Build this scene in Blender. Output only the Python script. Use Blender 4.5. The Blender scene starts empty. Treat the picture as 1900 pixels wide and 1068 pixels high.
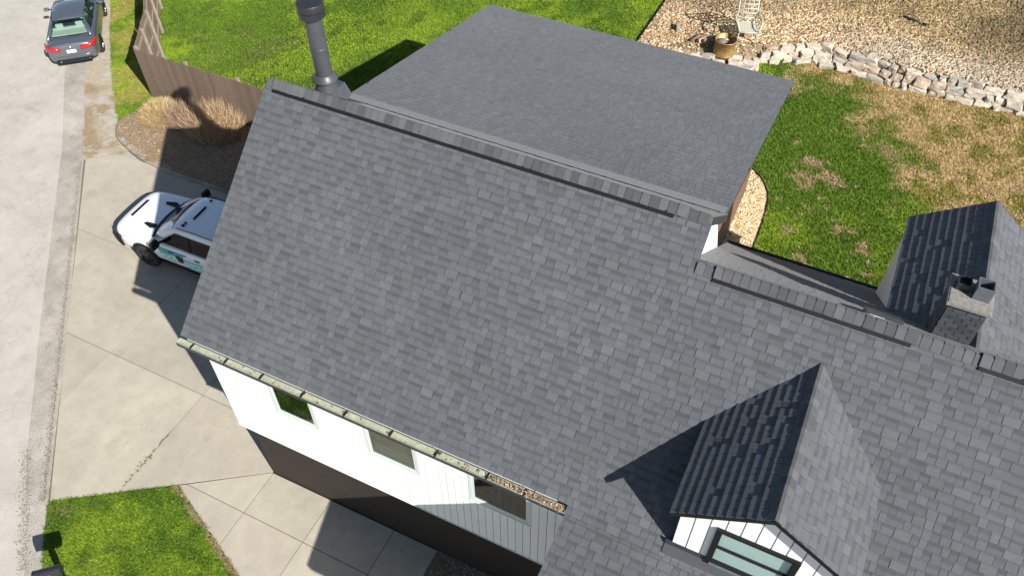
import bpy, bmesh, math, random
import numpy as np
from mathutils import Matrix, Vector, Euler

random.seed(7); rng = np.random.default_rng(11)
scene = bpy.context.scene
col = scene.collection
R = math.radians

# ------------------------------------------------------------------ camera, sky, sun, exposure
CAM = Vector((9.723, -6.349, 18.164))
CAMR = (Matrix.Rotation(0.4584, 3, 'Z') @ Matrix.Rotation(0.7201, 3, 'X') @ Matrix.Rotation(-0.0091, 3, 'Z'))
cam_data = bpy.data.cameras.new('camera'); cam = bpy.data.objects.new('camera', cam_data); col.objects.link(cam)
cam.matrix_world = Matrix.Translation(CAM) @ CAMR.to_4x4()
cam_data.sensor_width = 36; cam_data.lens = 1527.2 * 36 / 1900
cam_data.clip_start = 0.1; cam_data.clip_end = 2000
scene.camera = cam

SUN = Vector((-1.262, 0.638, -1.0)).normalized()          # the way the light travels
world = bpy.data.worlds.new('World'); scene.world = world; world.use_nodes = True
wn = world.node_tree.nodes; wl = world.node_tree.links
sky = wn.new('ShaderNodeTexSky'); sky.sky_type = 'NISHITA'; sky.sun_disc = False
sky.sun_elevation = math.asin(-SUN.z); sky.sun_rotation = math.atan2(-SUN.x, -SUN.y)
sky.air_density = 1.0; sky.dust_density = 0.6
wl.new(sky.outputs[0], wn['Background'].inputs[0]); wn['Background'].inputs[1].default_value = 0.062
sd = bpy.data.lights.new('sun', 'SUN'); sd.energy = 5.0; sd.angle = R(0.5); sd.color = (1.0, 0.955, 0.89)
so = bpy.data.objects.new('sun', sd); col.objects.link(so); so.location = (30, -20, 30)
so.rotation_euler = SUN.to_track_quat('-Z', 'Y').to_euler()
scene.view_settings.view_transform = 'Standard'; scene.view_settings.look = 'None'
scene.view_settings.exposure = 0.8; scene.view_settings.gamma = 1.0

# ------------------------------------------------------------------ helpers
def tag(o, label=None, cat=None, group=None, kind=None):
    if label: o['label'] = label
    if cat: o['category'] = cat
    if group: o['group'] = group
    if kind: o['kind'] = kind
    return o

def empty(name, loc=(0, 0, 0), rz=0):
    o = bpy.data.objects.new(name, None); col.objects.link(o)
    o.location = loc; o.rotation_euler = (0, 0, rz); o.empty_display_size = 0.2
    return o

def par(o, parent, keep=True):
    """parent o; keep=True when o was built in world coordinates"""
    o.parent = parent
    if keep:
        M = Matrix.Identity(4); p = parent
        chain = []
        while p: chain.append(p); p = p.parent
        for q in reversed(chain):
            M = M @ q.matrix_parent_inverse @ Matrix.LocRotScale(q.location, q.rotation_euler, q.scale)
        o.matrix_parent_inverse = M.inverted()
    return o

def link(name, me, mat, parent=None, keep=True):
    o = bpy.data.objects.new(name, me); col.objects.link(o)
    if mat is not None and not me.materials: me.materials.append(mat)
    if parent: par(o, parent, keep)
    return o

def fast_mesh(name, V, F, tone=None, smooth=False, domain='FACE'):
    """V (n,3), F (m,k) all faces with k corners"""
    me = bpy.data.meshes.new(name)
    V = np.asarray(V, np.float32); F = np.asarray(F, np.int32); m, k = F.shape
    me.vertices.add(len(V)); me.vertices.foreach_set('co', V.ravel())
    me.loops.add(m * k); me.loops.foreach_set('vertex_index', F.ravel())
    me.polygons.add(m); me.polygons.foreach_set('loop_start', np.arange(0, m * k, k, dtype=np.int32))
    try: me.polygons.foreach_set('loop_total', np.full(m, k, np.int32))
    except Exception: pass
    if tone is not None:
        a = me.attributes.new('tone', 'FLOAT_COLOR', domain)
        t = np.ones((len(tone), 4), np.float32); t[:, :3] = tone; a.data.foreach_set('color', t.ravel())
    me.update(calc_edges=True)
    me.polygons.foreach_set('use_smooth', np.full(m, bool(smooth)))
    return me

class MB:
    def __init__(s): s.v = []; s.f = []; s.t = []
    def quadmesh(s, vs, fs, tone=(1, 1, 1)):
        b = len(s.v); s.v += [tuple(p) for p in vs]; s.f += [tuple(b + i for i in f) for f in fs]; s.t += [tone] * len(fs); return s
    def box(s, x0, y0, z0, x1, y1, z1, M=None, tone=(1, 1, 1)):
        vs = [(x, y, z) for z in (z0, z1) for y in (y0, y1) for x in (x0, x1)]
        if M is not None: vs = [M @ Vector(p) for p in vs]
        return s.quadmesh(vs, [(0, 2, 3, 1), (4, 5, 7, 6), (0, 1, 5, 4), (2, 6, 7, 3), (0, 4, 6, 2), (1, 3, 7, 5)], tone)
    def prism(s, poly, d, tone=(1, 1, 1)):
        """poly: list of 3D points, extruded by vector d"""
        n = len(poly); a = [Vector(p) for p in poly]; d = Vector(d); b = [p + d for p in a]
        fs = [tuple(range(n))[::-1], tuple(range(n, 2 * n))] + [(i, (i + 1) % n, n + (i + 1) % n, n + i) for i in range(n)]
        return s.quadmesh(a + b, fs, tone)
    def tube(s, pts, r, n=8, cap=True, tone=(1, 1, 1)):
        pts = [Vector(p) for p in pts]; rs = r if isinstance(r, (list, tuple)) else [r] * len(pts)
        vs = []; prev = None
        for i, p in enumerate(pts):
            d = (pts[min(i + 1, len(pts) - 1)] - pts[max(i - 1, 0)]).normalized()
            a = d.orthogonal().normalized() if prev is None else (prev - d * prev.dot(d)).normalized()
            prev = a; b = d.cross(a)
            for k in range(n):
                t = 2 * math.pi * k / n; vs.append(p + (a * math.cos(t) + b * math.sin(t)) * rs[i])
        fs = [(i * n + k, i * n + (k + 1) % n, (i + 1) * n + (k + 1) % n, (i + 1) * n + k) for i in range(len(pts) - 1) for k in range(n)]
        if cap: fs += [tuple(range(n))[::-1], tuple(range((len(pts) - 1) * n, len(pts) * n))]
        return s.quadmesh(vs, fs, tone)
    def lathe(s, prof, c=(0, 0, 0), n=24, tone=(1, 1, 1)):
        vs = []; c = Vector(c)
        for r_, z in prof:
            for k in range(n):
                t = 2 * math.pi * k / n; vs.append(c + Vector((r_ * math.cos(t), r_ * math.sin(t), z)))
        fs = [(i * n + k, i * n + (k + 1) % n, (i + 1) * n + (k + 1) % n, (i + 1) * n + k) for i in range(len(prof) - 1) for k in range(n)]
        return s.quadmesh(vs, fs, tone)
    def mesh(s, name, smooth=False, recalc=True):
        me = bpy.data.meshes.new(name); me.from_pydata(s.v, [], s.f)
        a = me.attributes.new('tone', 'FLOAT_COLOR', 'FACE')
        a.data.foreach_set('color', np.array([(*t, 1) for t in s.t], np.float32).ravel())
        if recalc:
            bm = bmesh.new(); bm.from_mesh(me); bmesh.ops.recalc_face_normals(bm, faces=bm.faces); bm.to_mesh(me); bm.free()
        if smooth: me.polygons.foreach_set('use_smooth', np.ones(len(me.polygons), bool))
        me.update(); return me
    def build(s, name, mat, parent=None, smooth=False, keep=True, bevel=0):
        o = link(name, s.mesh(name, smooth), mat, parent, keep)
        if bevel:
            m = o.modifiers.new('bevel', 'BEVEL'); m.width = bevel; m.segments = 2; m.limit_method = 'ANGLE'
        return o

def proj(p):
    q = CAMR.transposed() @ (Vector(p) - CAM)
    if q.z > -0.1: return (-1e4, -1e4)
    return (950 + 1527.2 * q.x / -q.z, 534 - 1527.2 * q.y / -q.z)

# value noise used for ground cover colours (what grows where)
_tab = rng.random((256, 256))
def vnoise(x, y):
    x = np.asarray(x, float); y = np.asarray(y, float)
    xi = np.floor(x).astype(int); yi = np.floor(y).astype(int); fx = x - xi; fy = y - yi
    fx = fx * fx * (3 - 2 * fx); fy = fy * fy * (3 - 2 * fy)
    g = lambda a, b: _tab[a % 256, b % 256]
    return (g(xi, yi) * (1 - fx) + g(xi + 1, yi) * fx) * (1 - fy) + (g(xi, yi + 1) * (1 - fx) + g(xi + 1, yi + 1) * fx) * fy
def fbm(x, y, o=4):
    s = 0; a = 0.5; n = 0
    for i in range(o):
        s = s + a * vnoise(x * 2 ** i + 17.3 * i, y * 2 ** i + 5.1 * i); n += a; a *= 0.55
    return s / n
def sstep(t): t = np.clip(t, 0, 1); return t * t * (3 - 2 * t)

# ------------------------------------------------------------------ materials
def nodes(m): return m.node_tree.nodes, m.node_tree.links
def mat(name, color=(0.5, 0.5, 0.5), rough=0.7, metal=0.0, spec=0.5, tone=False, noise=None, bump=None, coat=0.0, sheen=0.0):
    """noise: (scale, amount[, detail]) multiplies the colour; bump: (scale, strength, distance)"""
    m = bpy.data.materials.new(name); m.use_nodes = True; n, l = nodes(m); b = n['Principled BSDF']
    b.inputs['Roughness'].default_value = rough; b.inputs['Metallic'].default_value = metal
    b.inputs['Specular IOR Level'].default_value = spec; b.inputs['Coat Weight'].default_value = coat
    b.inputs['Coat Roughness'].default_value = 0.05
    b.inputs['Sheen Weight'].default_value = sheen; b.inputs['Sheen Roughness'].default_value = 0.6
    geo = n.new('ShaderNodeNewGeometry')
    c = n.new('ShaderNodeRGB'); c.outputs[0].default_value = (*color, 1); out = c.outputs[0]
    if tone:
        a = n.new('ShaderNodeAttribute'); a.attribute_name = 'tone'
        mx = n.new('ShaderNodeMix'); mx.data_type = 'RGBA'; mx.blend_type = 'MULTIPLY'; mx.inputs[0].default_value = 1
        l.new(out, mx.inputs[6]); l.new(a.outputs['Color'], mx.inputs[7]); out = mx.outputs[2]
    for sc, am, *rest in (noise or []):
        t = n.new('ShaderNodeTexNoise'); t.inputs['Scale'].default_value = sc; t.inputs['Detail'].default_value = rest[0] if rest else 4
        l.new(geo.outputs['Position'], t.inputs['Vector'])
        mr = n.new('ShaderNodeMapRange'); mr.inputs[1].default_value = 0.25; mr.inputs[2].default_value = 0.75
        mr.inputs[3].default_value = 1 - am; mr.inputs[4].default_value = 1 + am; l.new(t.outputs[0], mr.inputs[0])
        mx = n.new('ShaderNodeMix'); mx.data_type = 'RGBA'; mx.blend_type = 'MULTIPLY'; mx.inputs[0].default_value = 1
        l.new(out, mx.inputs[6]); l.new(mr.outputs[0], mx.inputs[7]); out = mx.outputs[2]
    l.new(out, b.inputs['Base Color'])
    if bump:
        t = n.new('ShaderNodeTexNoise'); t.inputs['Scale'].default_value = bump[0]; t.inputs['Detail'].default_value = 5
        l.new(geo.outputs['Position'], t.inputs['Vector'])
        bp = n.new('ShaderNodeBump'); bp.inputs['Strength'].default_value = bump[1]; bp.inputs['Distance'].default_value = bump[2]
        l.new(t.outputs[0], bp.inputs['Height']); l.new(bp.outputs[0], b.inputs['Normal'])
    return m

def glass_mat(name, tint=(0.9, 0.95, 0.93), refl=1.0):
    m = bpy.data.materials.new(name); m.use_nodes = True; n, l = nodes(m); n.remove(n['Principled BSDF'])
    t = n.new('ShaderNodeBsdfTransparent'); t.inputs[0].default_value = (*tint, 1)
    g = n.new('ShaderNodeBsdfGlossy'); g.inputs['Roughness'].default_value = 0.02; g.inputs[0].default_value = (refl, refl, refl, 1)
    ge = n.new('ShaderNodeNewGeometry'); dt = n.new('ShaderNodeVectorMath'); dt.operation = 'DOT_PRODUCT'; l.new(ge.outputs['Normal'], dt.inputs[0]); l.new(ge.outputs['Incoming'], dt.inputs[1])
    def mth(op, a, b=None, c=None):
        q = n.new('ShaderNodeMath'); q.operation = op
        for i, v in enumerate((a, b, c)):
            if v is None: continue
            if isinstance(v, (int, float)): q.inputs[i].default_value = v
            else: l.new(v, q.inputs[i])
        return q
    ab = mth('ABSOLUTE', dt.outputs['Value']); om = mth('SUBTRACT', 1.0, ab.outputs[0]); pw = mth('POWER', om.outputs[0], 5.0); f = mth('MULTIPLY_ADD', pw.outputs[0], 0.93, 0.07)
    mx = n.new('ShaderNodeMixShader'); l.new(f.outputs[0], mx.inputs[0]); l.new(t.outputs[0], mx.inputs[1]); l.new(g.outputs[0], mx.inputs[2])
    l.new(mx.outputs[0], n['Material Output'].inputs[0]); return m

M = {}
M['shingle'] = mat('asphalt shingle', (0.087, 0.0935, 0.103), 0.9, tone=True, noise=[(260, 0.24, 2), (9, 0.08), (0.9, 0.07), (0.3, 0.08)], bump=(320, 0.5, 0.003), spec=0.25, sheen=0.11)
M['cap'] = mat('ridge cap shingle', (0.086, 0.091, 0.098), 0.9, tone=True, noise=[(260, 0.22, 2), (7, 0.1)], bump=(320, 0.5, 0.003), spec=0.25, sheen=0.08)
M['black'] = mat('black plastic', (0.010, 0.010, 0.011), 0.6, spec=0.2)
M['trim_dark'] = mat('dark metal trim', (0.03, 0.033, 0.037), 0.45, noise=[(6, 0.1)])
M['white'] = mat('white painted siding', (0.81, 0.815, 0.82), 0.5, tone=True, noise=[(3.0, 0.025), (40, 0.015)])
M['gap'] = mat('grey wall sheathing', (0.14, 0.145, 0.15), 0.8)  # dark backing: shade between the boards is put into its colour
M['vinyl'] = mat('white window vinyl', (0.58, 0.64, 0.62), 0.35)  # white vinyl greyed green; the frames' slight shading is in the colour
M['brickwall'] = None
M['soffit'] = mat('dark soffit', (0.05, 0.05, 0.05), 0.7)
M['gutter'] = mat('weathered gutter aluminium', (0.36, 0.37, 0.30), 0.55, noise=[(14, 0.25), (60, 0.15)])
M['litter'] = mat('leaf litter', (0.21, 0.165, 0.11), 0.9, tone=True, noise=[(50, 0.3)])
M['brown'] = mat('brown stained wood wall', (0.15, 0.085, 0.05), 0.7, tone=True, noise=[(8, 0.2), (60, 0.12)])
M['flue'] = mat('painted steel flue', (0.055, 0.058, 0.066), 0.42, noise=[(5, 0.12), (50, 0.06)], spec=0.5)
M['fluecap'] = mat('black steel cap', (0.02, 0.022, 0.026), 0.38, noise=[(20, 0.15)])
M['chbrick'] = mat('painted chimney brick', (0.058, 0.066, 0.076), 0.75, tone=True, noise=[(40, 0.2)], bump=(90, 0.4, 0.004))
M['mortar'] = mat('dark mortar', (0.022, 0.024, 0.028), 0.9)
M['crown'] = mat('mottled chimney crown', (0.20, 0.19, 0.17), 0.9, noise=[(18, 0.35), (70, 0.25)], bump=(60, 0.5, 0.006))
M['galv'] = mat('grey metal', (0.12, 0.135, 0.15), 0.5, metal=0.2, noise=[(12, 0.15)])
M['glass'] = glass_mat('window glass', (0.55, 0.62, 0.6), 1.0)
M['carglass'] = glass_mat('vehicle glass', (0.62, 0.72, 0.68), 1.0)
M['tint'] = mat('tinted glass', (0.006, 0.007, 0.006), 0.08, spec=0.12)
M['curtain'] = mat('room interior', (0.10, 0.095, 0.08), 0.9, noise=[(3, 0.4)])
M['room_green'] = mat('green room', (0.035, 0.05, 0.016), 0.9, noise=[(5, 0.6), (16, 0.5)])  # tree mirrored in the first front pane, painted as a backdrop colour
M['room_tan'] = mat('tan room', (0.20, 0.175, 0.125), 0.9, noise=[(4, 0.35)])
M['room_dark'] = mat('dim room', (0.025, 0.026, 0.026), 0.9, noise=[(4, 0.35)])
M['room_pale'] = mat('pale curtain', (0.42, 0.41, 0.34), 0.9, noise=[(6, 0.3)])
M['blind'] = mat('pale blind', (0.74, 0.78, 0.76), 0.7)
M['fence'] = mat('weathered fence board', (0.155, 0.112, 0.083), 0.85, tone=True, noise=[(11, 0.16), (55, 0.12)], bump=(40, 0.3, 0.004))
M['fence_in'] = mat('grey fence rail', (0.25, 0.205, 0.165), 0.85, tone=True, noise=[(9, 0.2), (60, 0.15)])
M['grass'] = mat('grass blades', (1, 1, 1), 0.7, tone=True, spec=0.2)
M['pebble'] = mat('river gravel', (1, 1, 1), 0.8, tone=True, noise=[(60, 0.15)], spec=0.3)
M['stone'] = mat('wall stone', (0.40, 0.355, 0.30), 0.85, tone=True, noise=[(7, 0.25), (30, 0.2), (120, 0.12)], bump=(22, 0.7, 0.03), spec=0.3)
M['straw'] = mat('dry straw', (1, 1, 1), 0.8, tone=True, spec=0.2)
M['edging'] = mat('concrete edging', (0.30, 0.27, 0.22), 0.9, tone=True, noise=[(5, 0.2), (40, 0.15)], bump=(50, 0.4, 0.006))
M['iron'] = mat('cream painted iron', (0.44, 0.44, 0.36), 0.6, noise=[(30, 0.12)])
M['drum'] = mat('rusty brass drum', (0.31, 0.20, 0.075), 0.5, metal=0.5, noise=[(6, 0.35), (30, 0.25)])
M['ash'] = mat('charred inside', (0.03, 0.026, 0.024), 0.95, noise=[(12, 0.4)])
M['log'] = mat('split firewood', (0.28, 0.2, 0.14), 0.9, tone=True, noise=[(20, 0.3)])
M['rubber'] = mat('tyre rubber', (0.018, 0.018, 0.019), 0.85, noise=[(30, 0.2)])
M['rim'] = mat('alloy rim', (0.45, 0.46, 0.48), 0.3, metal=0.8)
M['darkrim'] = mat('dark rim', (0.05, 0.05, 0.055), 0.4, metal=0.5)
M['truckwhite'] = mat('white truck paint', (0.80, 0.81, 0.82), 0.3, coat=0.6)
M['carpaint'] = mat('grey metallic paint', (0.15, 0.168, 0.195), 0.30, metal=0.6, coat=1.0)
M['red'] = mat('red lens', (0.42, 0.008, 0.012), 0.18, coat=1.0)
M['chrome'] = mat('chrome', (0.62, 0.62, 0.60), 0.18, metal=1.0)
M['plate'] = mat('white plate', (0.85, 0.86, 0.85), 0.4)
M['beige'] = mat('pale upholstery', (0.52, 0.56, 0.50), 0.8)
M['teal'] = mat('teal vinyl print', (0.05, 0.36, 0.44), 0.4, noise=[(9, 0.2)])
M['paleteal'] = mat('pale teal vinyl print', (0.22, 0.58, 0.62), 0.4)
M['decaldark'] = mat('dark vinyl print', (0.015, 0.03, 0.05), 0.4)
M['greyprint'] = mat('grey vinyl print', (0.33, 0.33, 0.34), 0.5)
M['mailbox'] = mat('black mailbox enamel', (0.016, 0.018, 0.024), 0.32, spec=0.6)
M['flag'] = mat('red flag', (0.62, 0.05, 0.10), 0.4)

def brick_mat():
    m = mat('dark brown brick', (0.05, 0.036, 0.028), 0.85); n, l = nodes(m); b = n['Principled BSDF']
    t = n.new('ShaderNodeTexBrick'); t.inputs['Scale'].default_value = 1; t.inputs['Brick Width'].default_value = 0.21; t.inputs['Row Height'].default_value = 0.072
    t.inputs['Mortar Size'].default_value = 0.006; t.inputs['Color1'].default_value = (0.026, 0.017, 0.012, 1); t.inputs['Color2'].default_value = (0.019, 0.012, 0.009, 1)
    t.inputs['Mortar'].default_value = (0.030, 0.023, 0.018, 1)
    g = n.new('ShaderNodeNewGeometry'); sx = n.new('ShaderNodeSeparateXYZ'); cx = n.new('ShaderNodeCombineXYZ'); l.new(g.outputs['Position'], sx.inputs[0])
    ad = n.new('ShaderNodeMath'); ad.operation = 'ADD'; l.new(sx.outputs[0], ad.inputs[0]); l.new(sx.outputs[1], ad.inputs[1])
    l.new(ad.outputs[0], cx.inputs[0]); l.new(sx.outputs[2], cx.inputs[1]); l.new(cx.outputs[0], t.inputs['Vector'])
    l.new(t.outputs[0], b.inputs['Base Color']); bp = n.new('ShaderNodeBump'); bp.inputs['Distance'].default_value = 0.006; bp.invert = True
    l.new(t.outputs[1], bp.inputs['Height']); l.new(bp.outputs[0], b.inputs['Normal']); return m
M['brickwall'] = brick_mat()

def paving_mat(name, base, crack_scale=0.55, crack=0.5, stain=0.18, grit=0.12, warm=(1.06, 1.0, 0.9), crackw=0.012):
    """pale mineral surface: blotchy stains, grit, irregular hairline cracks"""
    m = bpy.data.materials.new(name); m.use_nodes = True; n, l = nodes(m); b = n['Principled BSDF']; b.inputs['Roughness'].default_value = 0.9
    b.inputs['Specular IOR Level'].default_value = 0.25
    g = n.new('ShaderNodeNewGeometry'); pos = g.outputs['Position']
    a = n.new('ShaderNodeAttribute'); a.attribute_name = 'tone'
    c = n.new('ShaderNodeRGB'); c.outputs[0].default_value = (*base, 1)
    mx = n.new('ShaderNodeMix'); mx.data_type = 'RGBA'; mx.blend_type = 'MULTIPLY'; mx.inputs[0].default_value = 1
    l.new(c.outputs[0], mx.inputs[6]); l.new(a.outputs['Color'], mx.inputs[7]); out = mx.outputs[2]
    def mul(fac_out, lo, hi, a0=0.3, a1=0.7):
        nonlocal out
        mr = n.new('ShaderNodeMapRange'); mr.inputs[1].default_value = a0; mr.inputs[2].default_value = a1; mr.inputs[3].default_value = lo; mr.inputs[4].default_value = hi
        l.new(fac_out, mr.inputs[0]); q = n.new('ShaderNodeMix'); q.data_type = 'RGBA'; q.blend_type = 'MULTIPLY'; q.inputs[0].default_value = 1
        l.new(out, q.inputs[6]); l.new(mr.outputs[0], q.inputs[7]); out = q.outputs[2]
    def noise(sc, det=5):
        t = n.new('ShaderNodeTexNoise'); t.inputs['Scale'].default_value = sc; t.inputs['Detail'].default_value = det; l.new(pos, t.inputs['Vector']); return t
    mul(noise(0.55).outputs[0], 1 - stain, 1 + stain * 0.5); mul(noise(2.6, 8).outputs[0], 1 - stain * 0.6, 1 + stain * 0.3)
    mul(noise(1.15, 6).outputs[0], 1.0, 1 - stain * 0.9, 0.60, 0.70)
    mul(noise(9, 6).outputs[0], 1.0, 1 - stain * 1.1, 0.62, 0.72)
    mul(noise(45, 3).outputs[0], 1 - grit, 1 + grit); mul(noise(160, 2).outputs[0], 1 - grit, 1 + grit)
    # cracks
    w = noise(1.3, 6); mxv = n.new('ShaderNodeMix'); mxv.data_type = 'RGBA'; mxv.inputs[0].default_value = 0.28
    l.new(pos, mxv.inputs[6]); l.new(w.outputs[1], mxv.inputs[7])
    v = n.new('ShaderNodeTexVoronoi'); v.feature = 'DISTANCE_TO_EDGE'; v.inputs['Scale'].default_value = crack_scale; l.new(mxv.outputs[2], v.inputs['Vector'])
    gate = noise(0.8, 2); gm = n.new('ShaderNodeMapRange'); gm.inputs[1].default_value = 0.46; gm.inputs[2].default_value = 0.56; gm.inputs[3].default_value = 1.0; gm.inputs[4].default_value = 1 - crack
    l.new(gate.outputs[0], gm.inputs[0])
    cr = n.new('ShaderNodeMapRange'); cr.inputs[1].default_value = 0.0; cr.inputs[2].default_value = crackw; l.new(v.outputs[0], cr.inputs[0]); l.new(gm.outputs[0], cr.inputs[3]); cr.inputs[4].default_value = 1
    q = n.new('ShaderNodeMix'); q.data_type = 'RGBA'; q.blend_type = 'MULTIPLY'; q.inputs[0].default_value = 1; l.new(out, q.inputs[6]); l.new(cr.outputs[0], q.inputs[7]); out = q.outputs[2]
    l.new(out, b.inputs['Base Color'])
    bp = n.new('ShaderNodeBump'); bp.inputs['Strength'].default_value = 0.35; bp.inputs['Distance'].default_value = 0.006
    l.new(noise(70, 4).outputs[0], bp.inputs['Height']); l.new(bp.outputs[0], b.inputs['Normal']); return m
M['road'] = paving_mat('pale worn asphalt', (0.435, 0.41, 0.365), 4.0, 0.16, 0.12, 0.16, crackw=0.05)
M['roadedge'] = paving_mat('gravelly road edge', (0.37, 0.34, 0.295), 1.6, 0.3, 0.24, 0.3)
M['concrete'] = paving_mat('driveway concrete', (0.40, 0.368, 0.30), 0.22, 0.0, 0.13, 0.10)
M['joint'] = mat('joint dirt', (0.15, 0.125, 0.085), 0.95, noise=[(12, 0.4)])
M['dirt'] = mat('shoulder dirt and gravel', (1, 1, 1), 0.95, tone=True, noise=[(9, 0.18), (50, 0.25), (150, 0.25)], bump=(60, 0.6, 0.012), spec=0.2)
M['ground'] = mat('grass ground', (1, 1, 1), 0.95, tone=True, noise=[(7, 0.15), (28, 0.25), (90, 0.3)], bump=(35, 0.8, 0.03), spec=0.1)
M['mulch'] = mat('mulch ground', (0.26, 0.19, 0.125), 0.95, noise=[(6, 0.2), (40, 0.35), (120, 0.3)], bump=(40, 0.8, 0.03), spec=0.1)
M['gravelbase'] = mat('gravel ground', (0.22, 0.175, 0.12), 0.95, noise=[(3, 0.15), (22, 0.35), (60, 0.4)], bump=(30, 0.9, 0.04), spec=0.1)
M['darkgravel'] = mat('dark gravel ground', (0.16, 0.14, 0.12), 0.95, noise=[(30, 0.5), (80, 0.4)], bump=(40, 0.9, 0.03))

# ------------------------------------------------------------------ the lie of the land
WALLX = [4.6, 5.6, 6.6, 7.3, 8.1, 9.0, 9.95, 11.65, 13.2, 14.8, 18.0]
WALLY = [18.05, 18.25, 18.55, 18.95, 19.35, 19.38, 19.30, 19.22, 19.28, 19.32, 19.5]
def wall_y(x): return np.interp(x, WALLX, WALLY)
def land(x, y):
    x = np.asarray(x, float); y = np.asarray(y, float)
    z = 2.4 * sstep((x + 13.7) / 9.2)
    bank = sstep((x - 3.2) / 2.6); yw = wall_y(x)
    z = z + bank * (0.48 * sstep((y - yw - 0.12) / 0.3) + 0.05 * np.clip(y - yw, 0, 30))
    return z

def srgb(r, g, b):
    f = lambda c: (c / 255 / 12.92) if c / 255 <= 0.04045 else ((c / 255 + 0.055) / 1.055) ** 2.4
    return np.array([f(r), f(g), f(b)])
GREEN = np.array([0.098, 0.168, 0.016]); GREEN2 = np.array([0.168, 0.248, 0.020]); DEEP = np.array([0.044, 0.100, 0.010])
TAN = np.array([0.46, 0.345, 0.165]); OLIVE = np.array([0.26, 0.225, 0.06]); SOIL = np.array([0.40, 0.29, 0.17])
def lerp(a, b, t): t = np.asarray(t)[..., None]; return a * (1 - t) + b * t

def lawn_colour(x, y):
    """what grows where: lush, yellowed and dead patches of the lawns"""
    x = np.asarray(x, float); y = np.asarray(y, float)
    n1 = fbm(x * 0.45 + 3, y * 0.45 + 9); n2 = fbm(x * 1.6 + 40, y * 1.6 + 11); n3 = fbm(x * 5 + 7, y * 5 + 77, 3)
    c = lerp(GREEN, GREEN2, sstep((n1 - 0.42) / 0.22 + (n3 - 0.5) * 0.9 + np.where((x < 3) & (y > 9), 0.15, -0.3))); c = lerp(c, DEEP, sstep((n2 - 0.54) / 0.14) * 0.6)
    # dead grass beside the stone wall, upper right lawn
    d = (y - 16.2 + 0.8 * (x - 10.3)) / 1.9
    d = np.where(x > 7.6, d, -3) + 0.3 + (n1 - 0.5) * 4.2 + (n2 - 0.5) * 2.2
    t = sstep(d * 0.6 + 0.35); c = lerp(c, lerp(OLIVE, TAN, sstep((n2 - 0.40) / 0.16 + (n3 - .5) * 1.2)), t)
    # worn bare spots in the green part beside the low roof
    bx = np.exp(-(((x - 9.2) / 1.1) ** 2 + ((y - 13.3) / 1.5) ** 2)) + 0.55 * np.exp(-(((x - 10.3) / 1.6) ** 2 + ((y - 10.8) / 1.8) ** 2))
    c = lerp(c, SOIL, sstep((n2 + n3 * 0.62 + bx * 0.20 - 1.04) / 0.05) * (x > 8) * (y < 16) * 0.8)
    # yellowed left end of the back lawn
    yl = np.exp(-(((x + 11.5) / 3.0) ** 2 + ((y - 14.0) / 3.0) ** 2))
    c = lerp(c, np.array([0.28, 0.235, 0.075]), sstep(yl * 0.8 + (n2 - 0.55) * 2.0 + (n3 - .5) * .9 - .12) * (x < -3) * 0.22)
    # thin verge by the road and worn edge by the mailbox
    c = lerp(c, OLIVE * 1.1, ((x < -13.2) & (y < 16) & ~back_yard(x, y)) * sstep((n2 - 0.36) / 0.2) * 0.7)
    mb = np.exp(-(((x + 2.1) / 0.9) ** 2 + ((y + 3.9) / 0.8) ** 2)) + np.exp(-(((x + 3.9) / 0.5) ** 2 + ((y + 3.0) / 0.5) ** 2))
    c = lerp(c, SOIL * 0.8, sstep(mb * 0.6 + n3 * 0.6 + n2 * 0.5 - 0.95) * 0.7)
    dl_ = np.abs((x + 1.85) * 1.17 + (y + 1.31) * 2.78) / 3.016; dl_ = np.where(y < -1.2, dl_, 9)
    c = lerp(c, SOIL * 0.75, sstep((0.16 - dl_ + (n3 - 0.5) * 0.25) / 0.1) * 0.8)
    return c

def grid_sheet(name, x0, x1, y0, y1, step, mask, zf, colf, material, dz=0.0):
    nx = int(round((x1 - x0) / step)) + 1; ny = int(round((y1 - y0) / step)) + 1
    X, Y = np.meshgrid(np.linspace(x0, x1, nx), np.linspace(y0, y1, ny)); Z = zf(X, Y) + dz
    V = np.stack([X, Y, Z], -1).reshape(-1, 3)
    I = np.arange(nx * ny).reshape(ny, nx); F = np.stack([I[:-1, :-1], I[:-1, 1:], I[1:, 1:], I[1:, :-1]], -1).reshape(-1, 4)
    cx = V[F].mean(1); k = mask(cx[:, 0], cx[:, 1]); F = F[k]; cx = cx[k]
    used = np.unique(F); remap = np.full(len(V), -1); remap[used] = np.arange(len(used))
    return link(name, fast_mesh(name, V[used], remap[F], colf(V[used][:, 0], V[used][:, 1]) if colf else None, smooth=True, domain='POINT'), material)

def inside(poly, x, y):
    x = np.asarray(x); y = np.asarray(y); r = np.zeros(x.shape, bool); n = len(poly)
    for i in range(n):
        (xa, ya), (xb, yb) = poly[i], poly[(i + 1) % n]
        c = ((ya > y) != (yb > y)) & (x < (xb - xa) * (y - ya) / ((yb - ya) if yb != ya else 1e-9) + xa)
        r ^= c
    return r

F0, F1, F2 = (-13.43, 10.65), (-14.87, 12.72), (-20.0, 18.3)       # fence corners
def back_yard(x, y):
    l1 = (y > 10.82) & (x > -13.43)
    # behind the two angled runs
    def side(a, b): return (b[0] - a[0]) * (y - a[1]) - (b[1] - a[1]) * (x - a[0])
    l2 = (x <= -13.43) & (side(F0, F1) < 0) & (y < F1[1]) & (y > 10.65); l3 = (y >= F1[1]) & (side(F1, F2) < 0)
    return ((l1 & (y < F1[1])) | l2 | l3) | ((x > -0.2) & (y > 7.0))

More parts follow.
